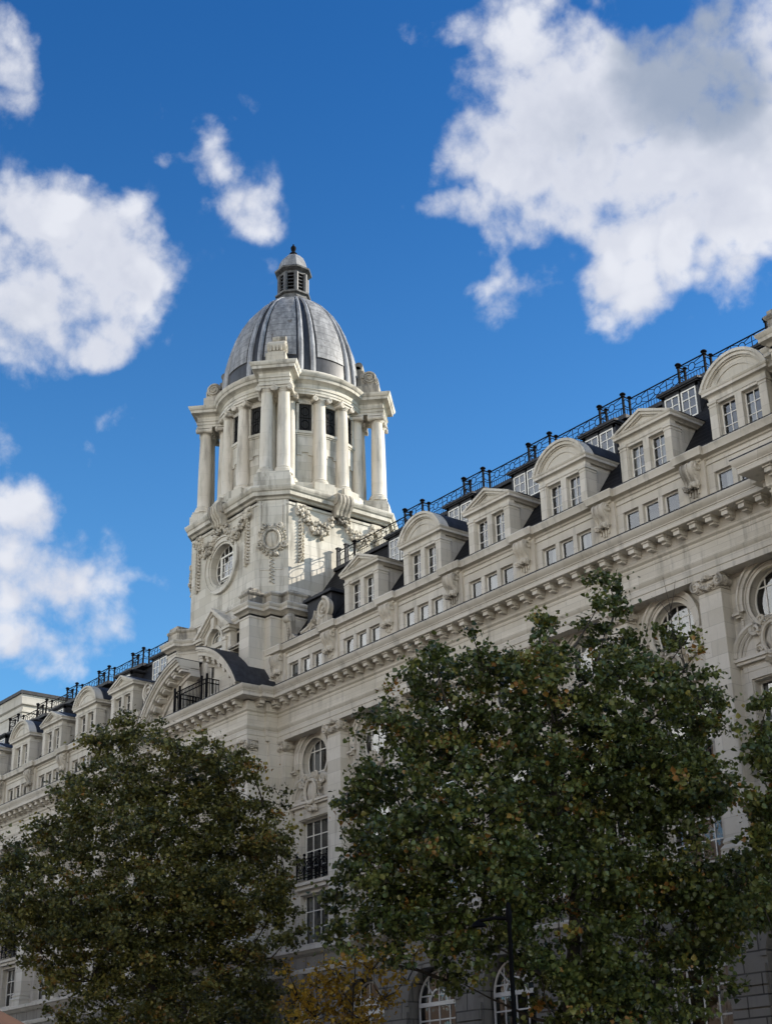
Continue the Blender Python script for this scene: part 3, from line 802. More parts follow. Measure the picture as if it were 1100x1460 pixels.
# ---- dormers ----------------------------------------------------------------------
def dormer_mb(arch):
    m = MB()
    holes = [rect(-1.04, -.165, 0.02, 1.6), rect(.165, 1.04, .02, 1.6)]
    m.plate(rect(-1.42, 1.42, -.12, 2.06), holes, 0, .3)
    for s in (-1, 1):
        m.box(s * 1.27 - .19, s * 1.27 + .19, -.05, .62, -.12, 1.72)
        m.box(s * 1.27 - .23, s * 1.27 + .23, -.09, .66, 1.62, 1.74); m.box(s * 1.27 - .21, s * 1.27 + .21, -.07, .64, 1.48, 1.53)
        m.box(s * 1.3 - .06, s * 1.3 + .06, .3, 2.2, -.1, 2.06)
    m.box(-1.46, 1.46, -.03, .3, 1.72, 1.93)
    pth = [(-1.46, 1.95), (-1.46, 0), (1.46, 0), (1.46, 1.95)]
    m.sweep(pth, [(-.1, 1.93), (.02, 1.93), (.05, 1.98), (.12, 2.02), (.20, 2.04), (.20, 2.16), (.25, 2.2), (.27, 2.26), (-.1, 2.30)])
    if arch:
        R = 1.73; zc = 2.26 - .62; R = math.hypot(1.73, .62); a = math.degrees(math.atan2(.62, 1.73))
        sx = 1.0
        m.ringseg(0, zc, R - .13, R, a, 180 - a, -.27, .35, 24); m.ringseg(0, zc, R - .27, R - .13, a, 180 - a, -.19, .3, 24); m.ringseg(0, zc, R - .33, R - .27, a, 180 - a, -.10, .3, 24)
        pts = [(x, z) for x, z in ell(0, zc, R - .2, R - .2, 20, a + 4, 176 - a)]
        m.xz([(-1.5, 2.2)] + pts[::-1] + [(1.5, 2.2)], -.03, .3)
        m.ringseg(0, zc, R - .62, R - .56, a + 16, 164 - a, -.07, .2, 20)
    else:
        for (o, y0, th) in ((0, -.27, .13), (.13, -.19, .13), (.26, -.10, .06)):
            k = .36
            A = [(-1.73 + o * 2.2, 2.26), (0, 2.98 - o), (1.73 - o * 2.2, 2.26)]
            t = th
            B = [(-1.73 + (o + t) * 2.2, 2.26), (0, 2.98 - o - t), (1.73 - (o + t) * 2.2, 2.26)]
            m.xz([A[0], A[1], B[1], B[0]], y0, .35); m.xz([A[1], A[2], B[2], B[1]], y0, .35)
        m.xz([(-1.5, 2.2), (1.5, 2.2), (0, 2.85)], -.03, .3)
        for s in (-1, 1): m.xz([(s * .95, 2.34), (0, 2.72), (0, 2.66), (s * .78, 2.34)], -.07, .2)
        m.box(-.9, .9, -.07, .2, 2.30, 2.35)
    return m
def dormer_roof_mb(arch):
    m = MB()
    if arch:
        R = math.hypot(1.73, .62); zc = 2.26 - .62; a = math.degrees(math.atan2(.62, 1.73))
        pts = ell(0, zc, R + .03, R + .03, 20, a, 180 - a)
        m.xz(pts, .3, 2.3)
    else: m.xz([(-1.78, 2.27), (1.78, 2.27), (0, 3.03)], .3, 2.4)
    return m
DM = {k: dormer_mb(k).mesh('dormer', STONE) for k in (True, False)}
DR = {k: dormer_roof_mb(k).mesh('dormer_roof', DARKLEAD) for k in (True, False)}
DW = Win('sash', rect(-.437, .437, 0, 1.58), 2, 3, [([(-.42, -.12)], 0, 1.5), ([(-.42, -.15), (.1, .42)], 0, 1.5), ([(-.1, .42)], 0, 1.5), ([(-.42, .42)], .9, 1.55)], .06, .035)
DORM = []
for i, c in enumerate(R_BAY[1:]): DORM.append((c, i % 2 == 1))
for i, c in enumerate(L_BAY[1:]): DORM.append((c, i % 2 == 1))
for j, (c, ar) in enumerate(DORM):
    d = obj('arched_dormer' if ar else 'pediment_dormer', DM[ar], None, H, (c, YD, 28.02))
    obj('dormer_roof', DR[ar], None, d, (c, YD, 28.02))
    for s in (-1, 1): DW.put(d, (c + s * .6025, YD + .22, 28.04), rnd.randrange(4), sub=False)

# ---- mansard roof, box dormers, roof railing -----------------------------------------
def zroof(y): return 27.85 + 1.44 * (y - 44.1)
rf = MB()
for x0, x1 in ((-65.7, -30.4), (XL, 2 * CX + 65.7)):
    rf.yz([(44.1, 27.85), (48.05, zroof(48.05)), (48.2, 33.5), (56.5, 33.5), (57.9, 27.3), (44.6, 27.3)], x0, x1)
obj('mansard_roof', rf, SLATE, H)
DECK = 33.62
rf = MB()
for x0, x1 in ((-65.6, -30.4), (XL, 2 * CX + 65.6)): rf.box(x0, x1, 47.78, 48.75, 33.42, DECK)
rail_bays = R_BAY[1:] + L_BAY[1:]
for c in rail_bays: rf.box(c - .95, c + .95, 47.34, 47.9, 33.40, DECK + .003)
obj('deck_coping', rf, DARKLEAD, H)
bx = MB()
bx.box(-1.0, 1.0, .05, 1.7, -.1, 1.62)
for x in (-.97, .97): bx.box(x - .09, x + .09, -.03, .1, -.1, 1.6)
bx.box(-.06, .06, -.03, .1, -.1, 1.6); bx.box(-1.06, 1.06, -.03, .1, 1.42, 1.62); bx.box(-1.06, 1.06, -.05, .1, -.12, 0.0)
bx.box(-1.22, 1.22, -.22, 1.9, 1.66, 1.78); bx.box(-1.14, 1.14, -.15, 1.8, 1.60, 1.66)
BXM = bx.mesh('box_dormer', DARKLEAD)
BW = Win('sash', rect(-.42, .42, 0, 1.40), 2, 3, [([(-.42, -.1)], 0, 1.5), ([(-.1, .42)], 0, 1.5)], .06, .04)
BW.room = None
for c in rail_bays:
    b = obj('box_dormer', BXM, None, H, (c, 46.5, 31.2))
    for s in (-1, 1):
        f = obj('sash', BW.frame, None, b, (c + s * .48, 46.44, 31.22)); obj('pane', BW.pane, None, b, (c + s * .48, 46.44, 31.22))
def rail_panel_mb(L, stars):
    m = MB()
    for z, r in ((.06, .02), (.40, .02), (1.02, .036)): m.tube([(0, 0, z), (L, 0, z)], r, 6)
    for i in range(stars):
        a = L * i / stars; b = L * (i + 1) / stars; c = (a + b) / 2; zc = .71; R = .20
        m.tube([(x, 0, z) for x, z in ell(c, zc, R, R, 14)], .022, 5, True)
        for sx in (-1, 1):
            m.tube([(c + sx * (b - a) / 2, 0, 1.02), (c + sx * R * .75, 0, zc + R * .7)], .018, 4); m.tube([(c + sx * (b - a) / 2, 0, .40), (c + sx * R * .75, 0, zc - R * .7)], .018, 4)
            m.tube([(c + sx * R, 0, zc), (c + sx * (b - a) / 2, 0, zc)], .016, 4)
        if i: m.tube([(a, 0, .06), (a, 0, 1.02)], .022, 5)
    n = int(L / .16)
    for i in range(1, n): m.tube([(L * i / n, 0, .06), (L * i / n, 0, .40)], .014, 4)
    return m
P_FRONT = rail_panel_mb(1.54, 1).mesh('rail_panel', IRON)
P_BACK = rail_panel_mb(PITCH - 1.54, 3).mesh('rail_panel', IRON)
P_SIDE = rail_panel_mb(.44, 1).mesh('rail_panel', IRON)
pm = MB()
pm.box(-.045, .045, -.045, .045, 0, 1.06); pm.lathe([(0, 1.22), (.08, 1.21), (.15, 1.15), (.15, 1.11), (.08, 1.07), (.08, 1.04), (.11, 1.02), (.11, .98), (0, .97)], n=10)
POSTM = pm.mesh('rail_post', IRON)
pm = MB(); pm.box(-.045, .045, -.045, .045, 0, 1.05); pm.lathe([(0, 1.18), (.09, 1.15), (.12, 1.10), (.06, 1.05), (0, 1.04)], n=8)
POSTS = pm.mesh('rail_post', IRON)
pm = MB(); pm.box(-.08, .08, -.10, .10, 0, 1.16); pm.box(-.13, .13, -.14, .14, 1.16, 1.24)
POSTW = pm.mesh('rail_post', DARKLEAD)
pm = rail_panel_mb(.72, 0); pm.tube([(x, 0, z) for x, z in ell(.36, .63, .30, .24, 18)], .022, 5, True)
P_RING = pm.mesh('rail_panel', IRON)
for bays in (R_BAY[1:], L_BAY[1:]):
    sgn = 1 if bays[1] > bays[0] else -1
    bb = sorted(bays)
    x_in0, x_in1 = (-65.6, -30.5) if sgn > 0 else (XL, 2 * CX + 65.6)
    base = MB(); base.box(x_in0, x_in1, 47.92, 47.98, DECK + .004, DECK + .05)
    R0 = obj('roof_railing', base, IRON, H, (0, 0, 0))
    for c in bb:
        obj('rail_panel', P_FRONT, None, R0, (c - .77, 47.50, DECK))
        for s in (-1, 1):
            obj('rail_post', POSTM, None, R0, (c + s * .77, 47.50, DECK))
            obj('rail_post', POSTS, None, R0, (c + s * .77, 47.95, DECK))
            obj('rail_panel', P_SIDE, None, R0, (c + s * .77, 47.51, DECK), math.pi / 2)
        obj('rail_panel', P_BACK, None, R0, (c + .77, 47.95, DECK))
    if sgn > 0: obj('rail_panel', P_BACK, None, R0, (bb[0] - .77 - (PITCH - 1.54), 47.95, DECK))
    # nearest the tower: short ringed panels between square posts, whose shadow falls on the tower
    if sgn > 0:
        for x in (-65.35, -64.55): obj('rail_post', POSTW, None, R0, (x, 47.95, DECK))
        obj('rail_panel', P_RING, None, R0, (-65.27, 47.95, DECK)); obj('rail_panel', P_RING, None, R0, (-64.47, 47.95, DECK))
        obj('rail_post', POSTM, None, R0, (-63.75, 47.95, DECK)); obj('rail_panel', P_FRONT, None, R0, (-63.6, 47.95, DECK))

# ---- volute scrolls that close each wing against the pavilion --------------------------
def volute_mb(s):
    m = MB()
    R = .62
    m.tube([(0, .08, 0), (0, .34, 0)], R * .95, 28)
    m.spiral(0, 0, R, .10, 1.9, math.pi / 2, .06, .125, 60, -s)
    m.lump((0, .06, 0), (.12, .1, .12), None, 10)
    body = [(-s * .1, -.60), (-s * .62, -.02), (-s * .75, -.30), (-s * 1.05, -.62), (-s * 1.75, -.80), (-s * 2.0, -.86), (-s * 2.0, -1.05), (s * .55, -1.05), (s * .45, -.45)]
    m.xz(body, .0, .34)
    m.tube([(-s * .62, 0.0, .05), (-s * .72, 0, -.28), (-s * 1.0, 0, -.60), (-s * 1.4, 0, -.72), (-s * 1.95, 0, -.84)], .09, 6)
    r = random.Random(2)
    for i in range(12): m.leaf((-s * (.25 + r.uniform(0, .75)), -.72 + r.uniform(-.12, .2)), .3, .16, r.uniform(0, 6.28), -.02, .1)
    m.box(-2.1, .9, -.06, .4, -1.2, -1.03)
    return m
for s in (1, -1):
    c = CX + s * (70.6 - 61.15)
    obj('volute_scroll', volute_mb(s), CARVED, H, (c, YA + .0, 28.95))
    b = MB(); b.box(CX + s * 6.9 if s > 0 else CX + s * 9.15, CX + s * 9.15 if s > 0 else CX + s * 6.9, 44.6, 46.4, 28.0, 30.2)
    x0, x1 = sorted((CX + s * 6.7, CX + s * 9.35)); b.box(x0, x1, 44.4, 46.6, 30.2, 30.36)
    obj('roof_block', b, DARKLEAD, H)

# ---- upper pavilions: stepped piers, gabled window, broken segmental pediment ------------
HALF = [(1.72, 43.25), (2.2, 43.25), (2.7, 43.12), (3.1, 42.85), (3.4, 42.62), (3.5, 42.3), (4.5, 42.3), (4.5, 43.35), (5.08, 43.35), (5.08, 44.1), (5.75, 44.1), (5.75, 45.6)]
def mirrored(cx, pts, s): return [(cx + s * x, y) for x, y in (pts if s > 0 else pts[::-1])]
def upper_pavilion(cx, full):
    for s in (1, -1):
        wl = MB(); co = MB(); bl = MB()
        P = mirrored(cx, HALF, s)
        wl.sweep(P, [(0, 25.2), (0, 29.95)], caps=False)
        wl.sweep(P, [(.10, 25.2), (.10, 26.0), (0, 26.05)], caps=False)
        co.sweep(P, [(-.05, 29.6), (.03, 29.62), (.05, 29.72), (.0, 29.76), (.0, 29.86), (.08, 29.92), (.16, 30.0), (.30, 30.05), (.30, 30.2), (.36, 30.26), (.40, 30.38), (.38, 30.42), (-.6, 30.46)])
        B = mirrored(cx, HALF[2:], s)
        bl.sweep(B, [(.02, 30.43), (.05, 30.46), (.02, 30.6), (-.02, 30.62), (-.02, 31.0), (.05, 31.04), (.09, 31.12), (.07, 31.2), (-.5, 31.26), (-.5, 30.43)])
        bl.box(cx + s * 4.0 - .48, cx + s * 4.0 + .48, 42.34, 43.1, 30.45, 31.42)
        bl.box(cx + s * 5.4 - .32, cx + s * 5.4 + .32, 44.2, 45.2, 30.45, 31.3)
        wl.box(min(cx, cx + s * 5.7), max(cx, cx + s * 5.7), 44.9, 45.5, 25.2, 30.0)
        obj('pavilion_wall', wl, STONE, H); obj('pavilion_cornice', co, STONE, H); obj('blocking_course', bl, WEATHERED, H)
upper_pavilion(CX, True)
upper_pavilion(-30.46 + 5.3, False)

gb = MB(); gy = 42.85
gb.plate([(CX - 1.75, 25.2), (CX + 1.75, 25.2), (CX + 1.75, 30.05), (CX, 31.2), (CX - 1.75, 30.05)], [archpoly(CX, .78, 25.6, 29.5)], gy, gy + .3)
for s in (-1, 1):
    gb.box(CX + s * 1.74 - .03, CX + s * 1.74 + .03, gy, 43.5, 25.2, 30.05)
    gb.box(CX + s * 1.2 - .14, CX + s * 1.2 + .14, gy - .1, gy + .1, 25.2, 29.3); gb.box(CX + s * 1.2 - .19, CX + s * 1.2 + .19, gy - .16, gy + .1, 29.3, 29.5)
    for o, yo, th in ((0, -.34, .16), (.16, -.22, .16), (.32, -.1, .1)):
        A = [(CX + s * (2.05 - o * 1.5), 30.02), (CX, 31.55 - o), (CX, 31.55 - o - th * 1.2), (CX + s * (2.05 - (o + th) * 1.5 - .1), 30.02)]
        gb.xz(A, gy + yo, gy + .4)
    gb.box(CX + s * 1.55 - .42, CX + s * 1.55 + .42, gy - .3, gy + .35, 29.85, 30.03); gb.box(CX + s * 1.5 - .33, CX + s * 1.5 + .33, gy - .2, gy + .3, 29.72, 29.85)
gb.ringseg(CX, 29.5, .78, .98, 0, 180, gy - .1, gy + .1, 18); gb.xz([(CX - .14, 30.25), (CX + .14, 30.25), (CX + .2, 30.95), (CX - .2, 30.95)], gy - .22, gy + .1)
G = obj('gable_bay', gb, STONE, H)
GW = Win('gable_window', archpoly(0, .78, 0, 3.9), 2, 5, [([(-.7, -.1)], .2, 3.6)], .07, .045)
GW.put(G, (CX, gy + .22, 25.6), 0, sub=False)
tr = MB(); tr.box(-.78, .78, -.08, .06, 3.62, 3.9); tr.ringseg(0, 3.9, .38, .44, 0, 180, -.02, .05, 14)
obj('transom', tr, STONE, G, (CX, gy + .2, 25.6))
for s in (-1, 1):                       # small bracketed hoods beside the gabled window
    hd = MB(); x = CX + s * 2.45
    hd.box(x - .62, x + .62, 42.6, 43.2, 28.5, 28.62); hd.box(x - .55, x + .55, 42.72, 43.2, 28.4, 28.5)
    for k in (-.38, .38): hd.yz([(42.72, 28.4), (43.2, 28.4), (43.2, 27.85), (43.0, 28.0)], x + k - .08, x + k + .08)
    obj('window_hood', hd, CARVED, H)

for s in (-1, 1):                       # two quarters of the broken segmental pediment
    zc, R = 22.42, 6.2
    a0, a1 = 29, 79.5
    if s < 0: a0, a1 = 180 - 79.5, 180 - 29
    m = MB()
    m.ringseg(CX, zc, R - .14, R, a0, a1, 40.92, 42.5, 22); m.ringseg(CX, zc, R - .24, R - .14, a0, a1, 41.0, 42.5, 22); m.ringseg(CX, zc, R - .46, R - .24, a0, a1, 41.1, 42.5, 22)
    m.ringseg(CX, zc, R - .80, R - .52, a0, a1, 41.78, 42.5, 22); m.ringseg(CX, zc, R - .98, R - .80, a0, a1, 41.86, 42.5, 22)
    for k in range(7):
        A = math.radians((36 if s > 0 else 180 - 36) + s * k * 6.9)
        for ra, rb, y0, w2 in ((R - .76, R - .60, 41.28, .15), (R - .60, R - .455, 41.2, .19)):
            ct, st = math.cos(A), math.sin(A); px_, pz_ = -st, ct
            q4 = [(CX + r_ * ct + k_ * w2 * px_, zc + r_ * st + k_ * w2 * pz_) for r_, k_ in ((ra, -1), (rb, -1), (rb, 1), (ra, 1))]
            m.xz(q4, y0, 41.9)
    ti = [(CX + s * 5.1, 25.15), (CX + s * 1.5, 25.15)] + [(CX + (R - .9) * math.cos(math.radians(v)) * s, zc + (R - .9) * math.sin(math.radians(v))) for v in np.linspace(73.5, 31, 14)]
    m.xz(ti, 41.95, 42.95)
    q_ = obj('broken_pediment', m, STONE, H)
    l = MB(); l.ringseg(CX, zc, R + .002, R + .05, a0, a1, 40.9, 43.6, 22); obj('pediment_lead', l, DARKLEAD, q_)
# little balcony between the two quarters
bm_ = MB(); bx0, bx1, by = CX - 1.45, CX + 2.05, 41.15
for z in (25.32, 26.25, 26.5): bm_.tube([(bx0, 42.9, z), (bx0, by, z), (bx1, by, z), (bx1, 42.9, z)], .035 if z > 25.5 else .025, 6)
for i in range(24):
    x = bx0 + (bx1 - bx0) * i / 23; bm_.box(x - .016, x + .016, by - .016, by + .016, 25.22, 26.48)
for x in (bx0, bx1):
    for i in range(1, 9): bm_.box(x - .016, x + .016, by + i * .2 - .016, by + i * .2 + .016, 25.22, 26.48)
for x in (bx0, bx0 + .55, bx1 - .55, bx1): bm_.box(x - .05, x + .05, by - .05, by + .05, 25.22, 26.78)
obj('pavilion_balcony', bm_, IRON, H)
# scroll brackets on the outer returns of the pavilion
for s in (1, -1):
    m = MB(); x = CX + s * 5.95
    m.tube([(x - .25, 44.0, 29.45), (x + .25, 44.0, 29.45)], .26, 14); m.spiral(x, 29.45, .25, .05, 1.5, 0, 43.9, .06, 24, s)
    m.yz([(43.9, 29.2), (44.3, 29.4), (44.3, 27.9), (44.05, 28.2), (43.98, 28.7)], x - .22, x + .22)
    r = random.Random(6)
    for i in range(7): m.lump((x, 43.95 + i * .01, 28.9 - i * .16), .09, r)
    m.xz([(x - .3, 27.9), (x + .3, 27.9), (x + s * .9 + .1, 27.95), (x + s * .3, 28.5)], 43.95, 44.3)
    obj('scroll_bracket', m, CARVED, H)

# ================================================================== TOWER, DRUM, DOME, LANTERN
TX, TY, TH, TC = CX, 48.2, 4.95, 1.35
def octpath(h, c, cx=TX, cy=TY):
    return [(cx - h + c, cy - h), (cx + h - c, cy - h), (cx + h, cy - h + c), (cx + h, cy + h - c), (cx + h - c, cy + h), (cx - h + c, cy + h), (cx - h, cy + h - c), (cx - h, cy - h + c)]
OP = octpath(TH, TC)
t = MB()
t.plate(rect(TX - TH + TC, TX + TH - TC, 25.2, 37.4), [ell(TX, 34.45, 1.32, 1.30, 36)], TY - TH, TY - TH + .5)
for i in range(1, 8):
    (ax, ay), (bx_, by_) = OP[i], OP[(i + 1) % 8]
    t.add([(ax, ay, 25.2), (bx_, by_, 25.2), (bx_, by_, 37.4), (ax, ay, 37.4)], [(0, 1, 2, 3)])
# moulded base and a slightly raised corner panel
t.sweep(OP, [(0, 31.2), (.06, 31.25), (.06, 31.5), (0, 31.56)], closed=True)
TOWER = obj('tower', t, TOWERSTONE, H)
t = MB()
t.sweep(OP, [(0, 36.95), (.06, 36.98), (.08, 37.12), (.0, 37.14), (0, 37.3), (.08, 37.34), (.14, 37.44), (.32, 37.5), (.34, 37.72), (.42, 37.78), (.5, 37.92), (.52, 38.04), (.50, 38.07), (-1.6, 38.10), (-1.6, 37.2)], closed=True)
obj('tower_cornice', t, TOWERSTONE, TOWER, smooth=20)
def rotloc(ang, x, y, z):     # face frame (x along the face, y out = negative) -> world
    c, s = math.cos(ang), math.sin(ang); return (TX + x * c - y * s, TY + x * s + y * c, z)
oc = MB(); n = 40
def oband(m, r0, r1, y0, y1):
    A = ell(0, 0, r0, r0 * .985, n); B = ell(0, 0, r1, r1 * .985, n)
    vs = [(x, y0, z) for x, z in A] + [(x, y0, z) for x, z in B] + [(x, y1, z) for x, z in A] + [(x, y1, z) for x, z in B]; fs = []
    for i in range(n):
        j = (i + 1) % n; fs += [(i, j, n + j, n + i), (n + i, n + j, 3 * n + j, 3 * n + i), (i, 2 * n + i, 2 * n + j, j)]
    m.add(vs, fs)
oband(oc, 1.32, 1.46, -.06, .2); oband(oc, 1.46, 1.74, -.13, .2); oband(oc, 1.74, 1.84, -.2, .2)
obj('oculus_surround', oc, TOWERSTONE, TOWER, (TX, TY - TH, 34.45))
OCW = Win('oculus_window', ell(0, 0, 1.33, 1.31, 40), 6, 5, [([(-1.2, -.3), (.5, 1.2)], -1.1, 1.1)], .05, .035)
f = OCW.put(TOWER, (TX, TY - TH + .38, 34.45))
cf = MB(); 
for a, b in (((-.62, -.72), (.62, -.64)), ((.62, -.72), (.70, .72)), ((-.70, -.72), (-.62, .72)), ((-.62, .64), (.62, .72))):
    cf.box(a[0], b[0], -.05, .03, a[1], b[1])
obj('casement', cf, WHITE, f, (TX, TY - TH + .36, 34.45))

def keyscroll_mb():
    m = MB()
    prof = [(0, .05), (-.55, .05), (-.72, -.05), (-.82, -.3), (-.78, -.62), (-.62, -.9), (-.45, -1.1), (-.42, -1.3), (-.30, -1.42), (0, -1.42)]
    m.yz(prof, -.5, .5)
    for s in (-.42, -.14, .14, .42): m.yz([(y - .06 if y < 0 else y, z + (.04 if z > 0 else 0)) for y, z in prof], s - .085, s + .085)
    for s in (-1, 1): m.spiral(0, 0, .001, .001, .1, 0, 0, .001, 2)
    r = random.Random(31)
    for i in range(26): m.lump((r.gauss(0, .3), -.22 + r.uniform(-.12, .1), -1.5 + r.gauss(0, .1)), r.uniform(.07, .13), r)
    for s in (-1, 1):
        m.tube([(s * .5, -.42, -.3 + 0), (s * .58, -.42, -.3)], .34, 14)
    return m
def festoon_mb(seed, s):
    m = MB(); r = random.Random(seed)
    if True:
        m.box(s * 2.75 - .34, s * 2.75 + .34, -.12, .05, -.5, .15)
        for i in range(34):                    # rosette and cap of the drop
            m.lump((s * 2.75 + r.gauss(0, .17), -.14 + r.uniform(-.12, .04), -.42 + r.gauss(0, .17)), r.uniform(.07, .13), r)
        for i in range(26):                    # husk drop
            z = -.75 - i * .105; k = .17 - .0035 * i
            m.leaf((s * 2.75 + (-1) ** i * .02, z), .26, .14, -math.pi / 2 + (-1) ** i * .75, -.04, .13)
            m.lump((s * 2.75 + r.uniform(-.04, .04), -.09, z), (k * .55, .09, .07), r)
        for i in range(90):                    # fruit swag between rosette and key scroll
            u = i / 89; x = s * (.55 + 1.95 * u); z = -.55 - .78 * math.sin(math.pi * u) + .12 * u
            th = .10 + .17 * math.sin(math.pi * u)
            m.lump((x + r.gauss(0, .05), -.16 + r.uniform(-.16, .08), z + r.gauss(0, th * .8)), r.uniform(.075, .145), r)
        for i in range(10):
            u = i / 9; m.leaf((s * (.6 + 1.9 * u), -.5 - .7 * math.sin(math.pi * u)), .34, .2, r.uniform(0, 6.28), -.06, .15)
    return m
KEYM = keyscroll_mb().mesh('key_scroll', WEATHERED); FESM = [festoon_mb(4, 1).mesh('festoon', CARVED), festoon_mb(7, -1).mesh('festoon', CARVED)]
for k in range(4):
    a = k * math.pi / 2
    obj('key_scroll', KEYM, None, TOWER, rotloc(a, 0, -TH - .02, 38.2), a)
    for fm in FESM: obj('festoon', fm, None, TOWER, rotloc(a, 0, -TH, 37.0), a)
CD = TH * math.sqrt(2) - TC / math.sqrt(2)
def corner_mb():
    m = MB(); r = random.Random(9)
    m.box(-.62, .62, -.06, .05, -1.42, .35)
    for s in (-1, 1): m.box(s * .74 - .07, s * .74 + .07, -.10, .05, -1.6, .35)
    m.box(-.72, .72, -.03, .05, -4.0, -1.5)
    for i in range(15):
        z = -3.05 - i * .12
        m.leaf((0, z), .22, .12, -math.pi / 2 + (-1) ** i * .8, -.04, .09); m.lump((0, -.06, z), (.06, .06, .05), r)
    return m
CORM = corner_mb().mesh('corner_panel', TOWERSTONE); CCART = cartouche_mb(1.15).mesh('cartouche', CARVED)
for k in range(4):
    a = math.pi / 4 + k * math.pi / 2
    p = obj('corner_panel', CORM, None, TOWER, rotloc(a, 0, -CD, 36.9), a)
    o = obj('cartouche', CCART, None, TOWER, rotloc(a, 0, -CD - .02, 34.75), a)

# ---- drum ---------------------------------------------------------------------------
d = MB()
d.lathe([(0, 38.05), (5.2, 38.05), (5.2, 38.45), (5.12, 38.47), (4.9, 38.48), (4.9, 38.98), (4.86, 39.0), (4.1, 39.02), (4.1, 45.3), (0, 45.35)], TX, TY, 72)
DRUM = obj('drum', d, TOWERSTONE, H, smooth=12)
d = MB()
d.lathe([(4.0, 45.13), (4.62, 45.13), (4.62, 45.27), (4.66, 45.29), (4.66, 45.44), (4.72, 45.49), (4.60, 45.53), (4.60, 45.84), (4.66, 45.88), (4.74, 45.97), (4.90, 46.02), (4.94, 46.18), (5.0, 46.22), (5.08, 46.36), (5.10, 46.43), (5.02, 46.47), (4.7, 46.5), (4.66, 46.55), (4.66, 46.78), (4.58, 46.86), (4.45, 46.9), (4.0, 46.92)], TX, TY, 96)
obj('drum_entablature', d, TOWERSTONE, DRUM)
def column_mb(r, z0, z1):
    m = MB(); h = z1 - z0
    prof = [(0, z0), (r * 1.34, z0), (r * 1.34, z0 + .14), (r * 1.38, z0 + .2), (r * 1.3, z0 + .27), (r * 1.12, z0 + .3), (r * 1.2, z0 + .37), (r * 1.04, z0 + .42)]
    for i in range(9):
        t_ = i / 8; prof.append((r * (1 - .17 * t_ ** 1.8), z0 + .45 + (h - .95) * t_))
    prof += [(r * .92, z1 - .46), (r * .88, z1 - .42), (r * 1.05, z1 - .32), (r * .95, z1 - .26), (0, z1 - .26)]
    m.lathe(prof, 0, 0, 20)
    m.box(-r * 1.2, r * 1.2, -r * 1.2, r * 1.2, z1 - .12, z1)
    m.box(-r * 1.02, r * 1.02, -r * 1.02, r * 1.02, z1 - .27, z1 - .12)
    for s in (-1, 1):
        for y in (-1, 1):
            m.tube([(s * r * 1.1, y * r * .95, z1 - .30), (s * r * 1.1, y * r * 1.18, z1 - .30)], r * .42, 10)
            m.spiral(s * r * 1.1, z1 - .30, r * .40, .03, 1.4, math.pi / 2, y * r * 1.18, .035, 18, -s)
        m.tube([(s * r * 1.1, -r * .95, z1 - .30), (s * r * 1.1, 0, z1 - .28), (s * r * 1.1, r * .95, z1 - .30)], [r * .38, r * .26, r * .38], 8)
    return m
COLD = column_mb(.42, 0, 5.97).mesh('column', COLSTONE); COLE = column_mb(.42, 0, 6.12).mesh('column', COLSTONE)
pd = MB(); pd.box(-1.12, 1.12, -6.28, -4.5, 0, .62); pd.box(-1.06, 1.06, -6.2, -4.5, .62, .82); pd.box(-1.0, 1.0, -6.14, -4.5, .82, 1.0)
PEDM2 = pd.mesh('pedestal', TOWERSTONE)
en = MB(); ep = [(-.95, -4.2), (-.95, -6.02), (.95, -6.02), (.95, -4.2)]
en.sweep(ep, [(-.9, 45.12), (.0, 45.12), (0, 45.26), (.04, 45.28), (.04, 45.44), (.1, 45.49), (0, 45.53), (0, 45.84), (.06, 45.88), (.14, 45.96), (.36, 46.01), (.38, 46.18), (.44, 46.22), (.52, 46.36), (.53, 46.44), (.45, 46.48), (-.9, 46.52)])
en.box(-.9, .9, -5.9, -4.0, 45.124, 45.3); en.box(-.9, .9, -5.9, -4.0, 46.3, 46.525)
ENM = en.mesh('corner_entablature', TOWERSTONE)
sc = MB()
sc.box(-.62, .62, -5.75, -4.3, 46.5, 47.42); sc.box(-.52, .52, -5.62, -4.3, 47.42, 47.58)
sc.tube([(-.5, -5.12, 48.02), (.5, -5.12, 48.02)], .47, 20); 
for s in (-1, 1):
    pts = [(s * .53, -5.12 + (.44 - .36 * i / 36) * math.cos(i * .36), 48.02 + (.44 - .36 * i / 36) * math.sin(i * .36)) for i in range(36)]
    sc.tube(pts, [.085 * (1 - .4 * i / 36) for i in range(36)], 6)
sc.tube([(-.42, -4.42, 49.0), (.42, -4.42, 49.0)], .27, 14)
sc.yz([(-4.95, 47.5), (-4.2, 47.5), (-4.2, 49.0), (-4.5, 48.95), (-4.62, 48.6)], -.42, .42)
r_ = random.Random(12)
for i in range(16): sc.lump((r_.uniform(-.4, .4), -4.7 + r_.uniform(-.1, .1), 48.55 + r_.uniform(-.25, .2)), r_.uniform(.07, .12), r_)
for x in (-.33, -.11, .11, .33): sc.box(x - .05, x + .05, -5.66, -5.58, 47.6, 48.0)
SCM = sc.mesh('scroll_pedestal', WEATHERED)
pq = MB(); pq.box(-.66, .66, -.62, .4, 0, .50); PLM = pq.mesh('plinth', TOWERSTONE)
wn = MB()        # small grilled drum window with frame, sill and stepped panel below
wn.box(-.55, -.40, -.14, .2, 3.75, 5.78); wn.box(.40, .55, -.14, .2, 3.75, 5.78); wn.box(-.55, .55, -.14, .2, 5.65, 5.85)
wn.box(-.64, .64, -.2, .2, 3.60, 3.77); wn.box(-.58, .58, -.14, .2, 3.50, 3.60)
wn.xz([(-.5, 3.50), (-.5, 2.15), (-.2, 2.15), (-.2, 2.35), (.2, 2.35), (.2, 2.15), (.5, 2.15), (.5, 3.50)], -.09, .1)
WNM = wn.mesh('drum_window', TOWERSTONE)
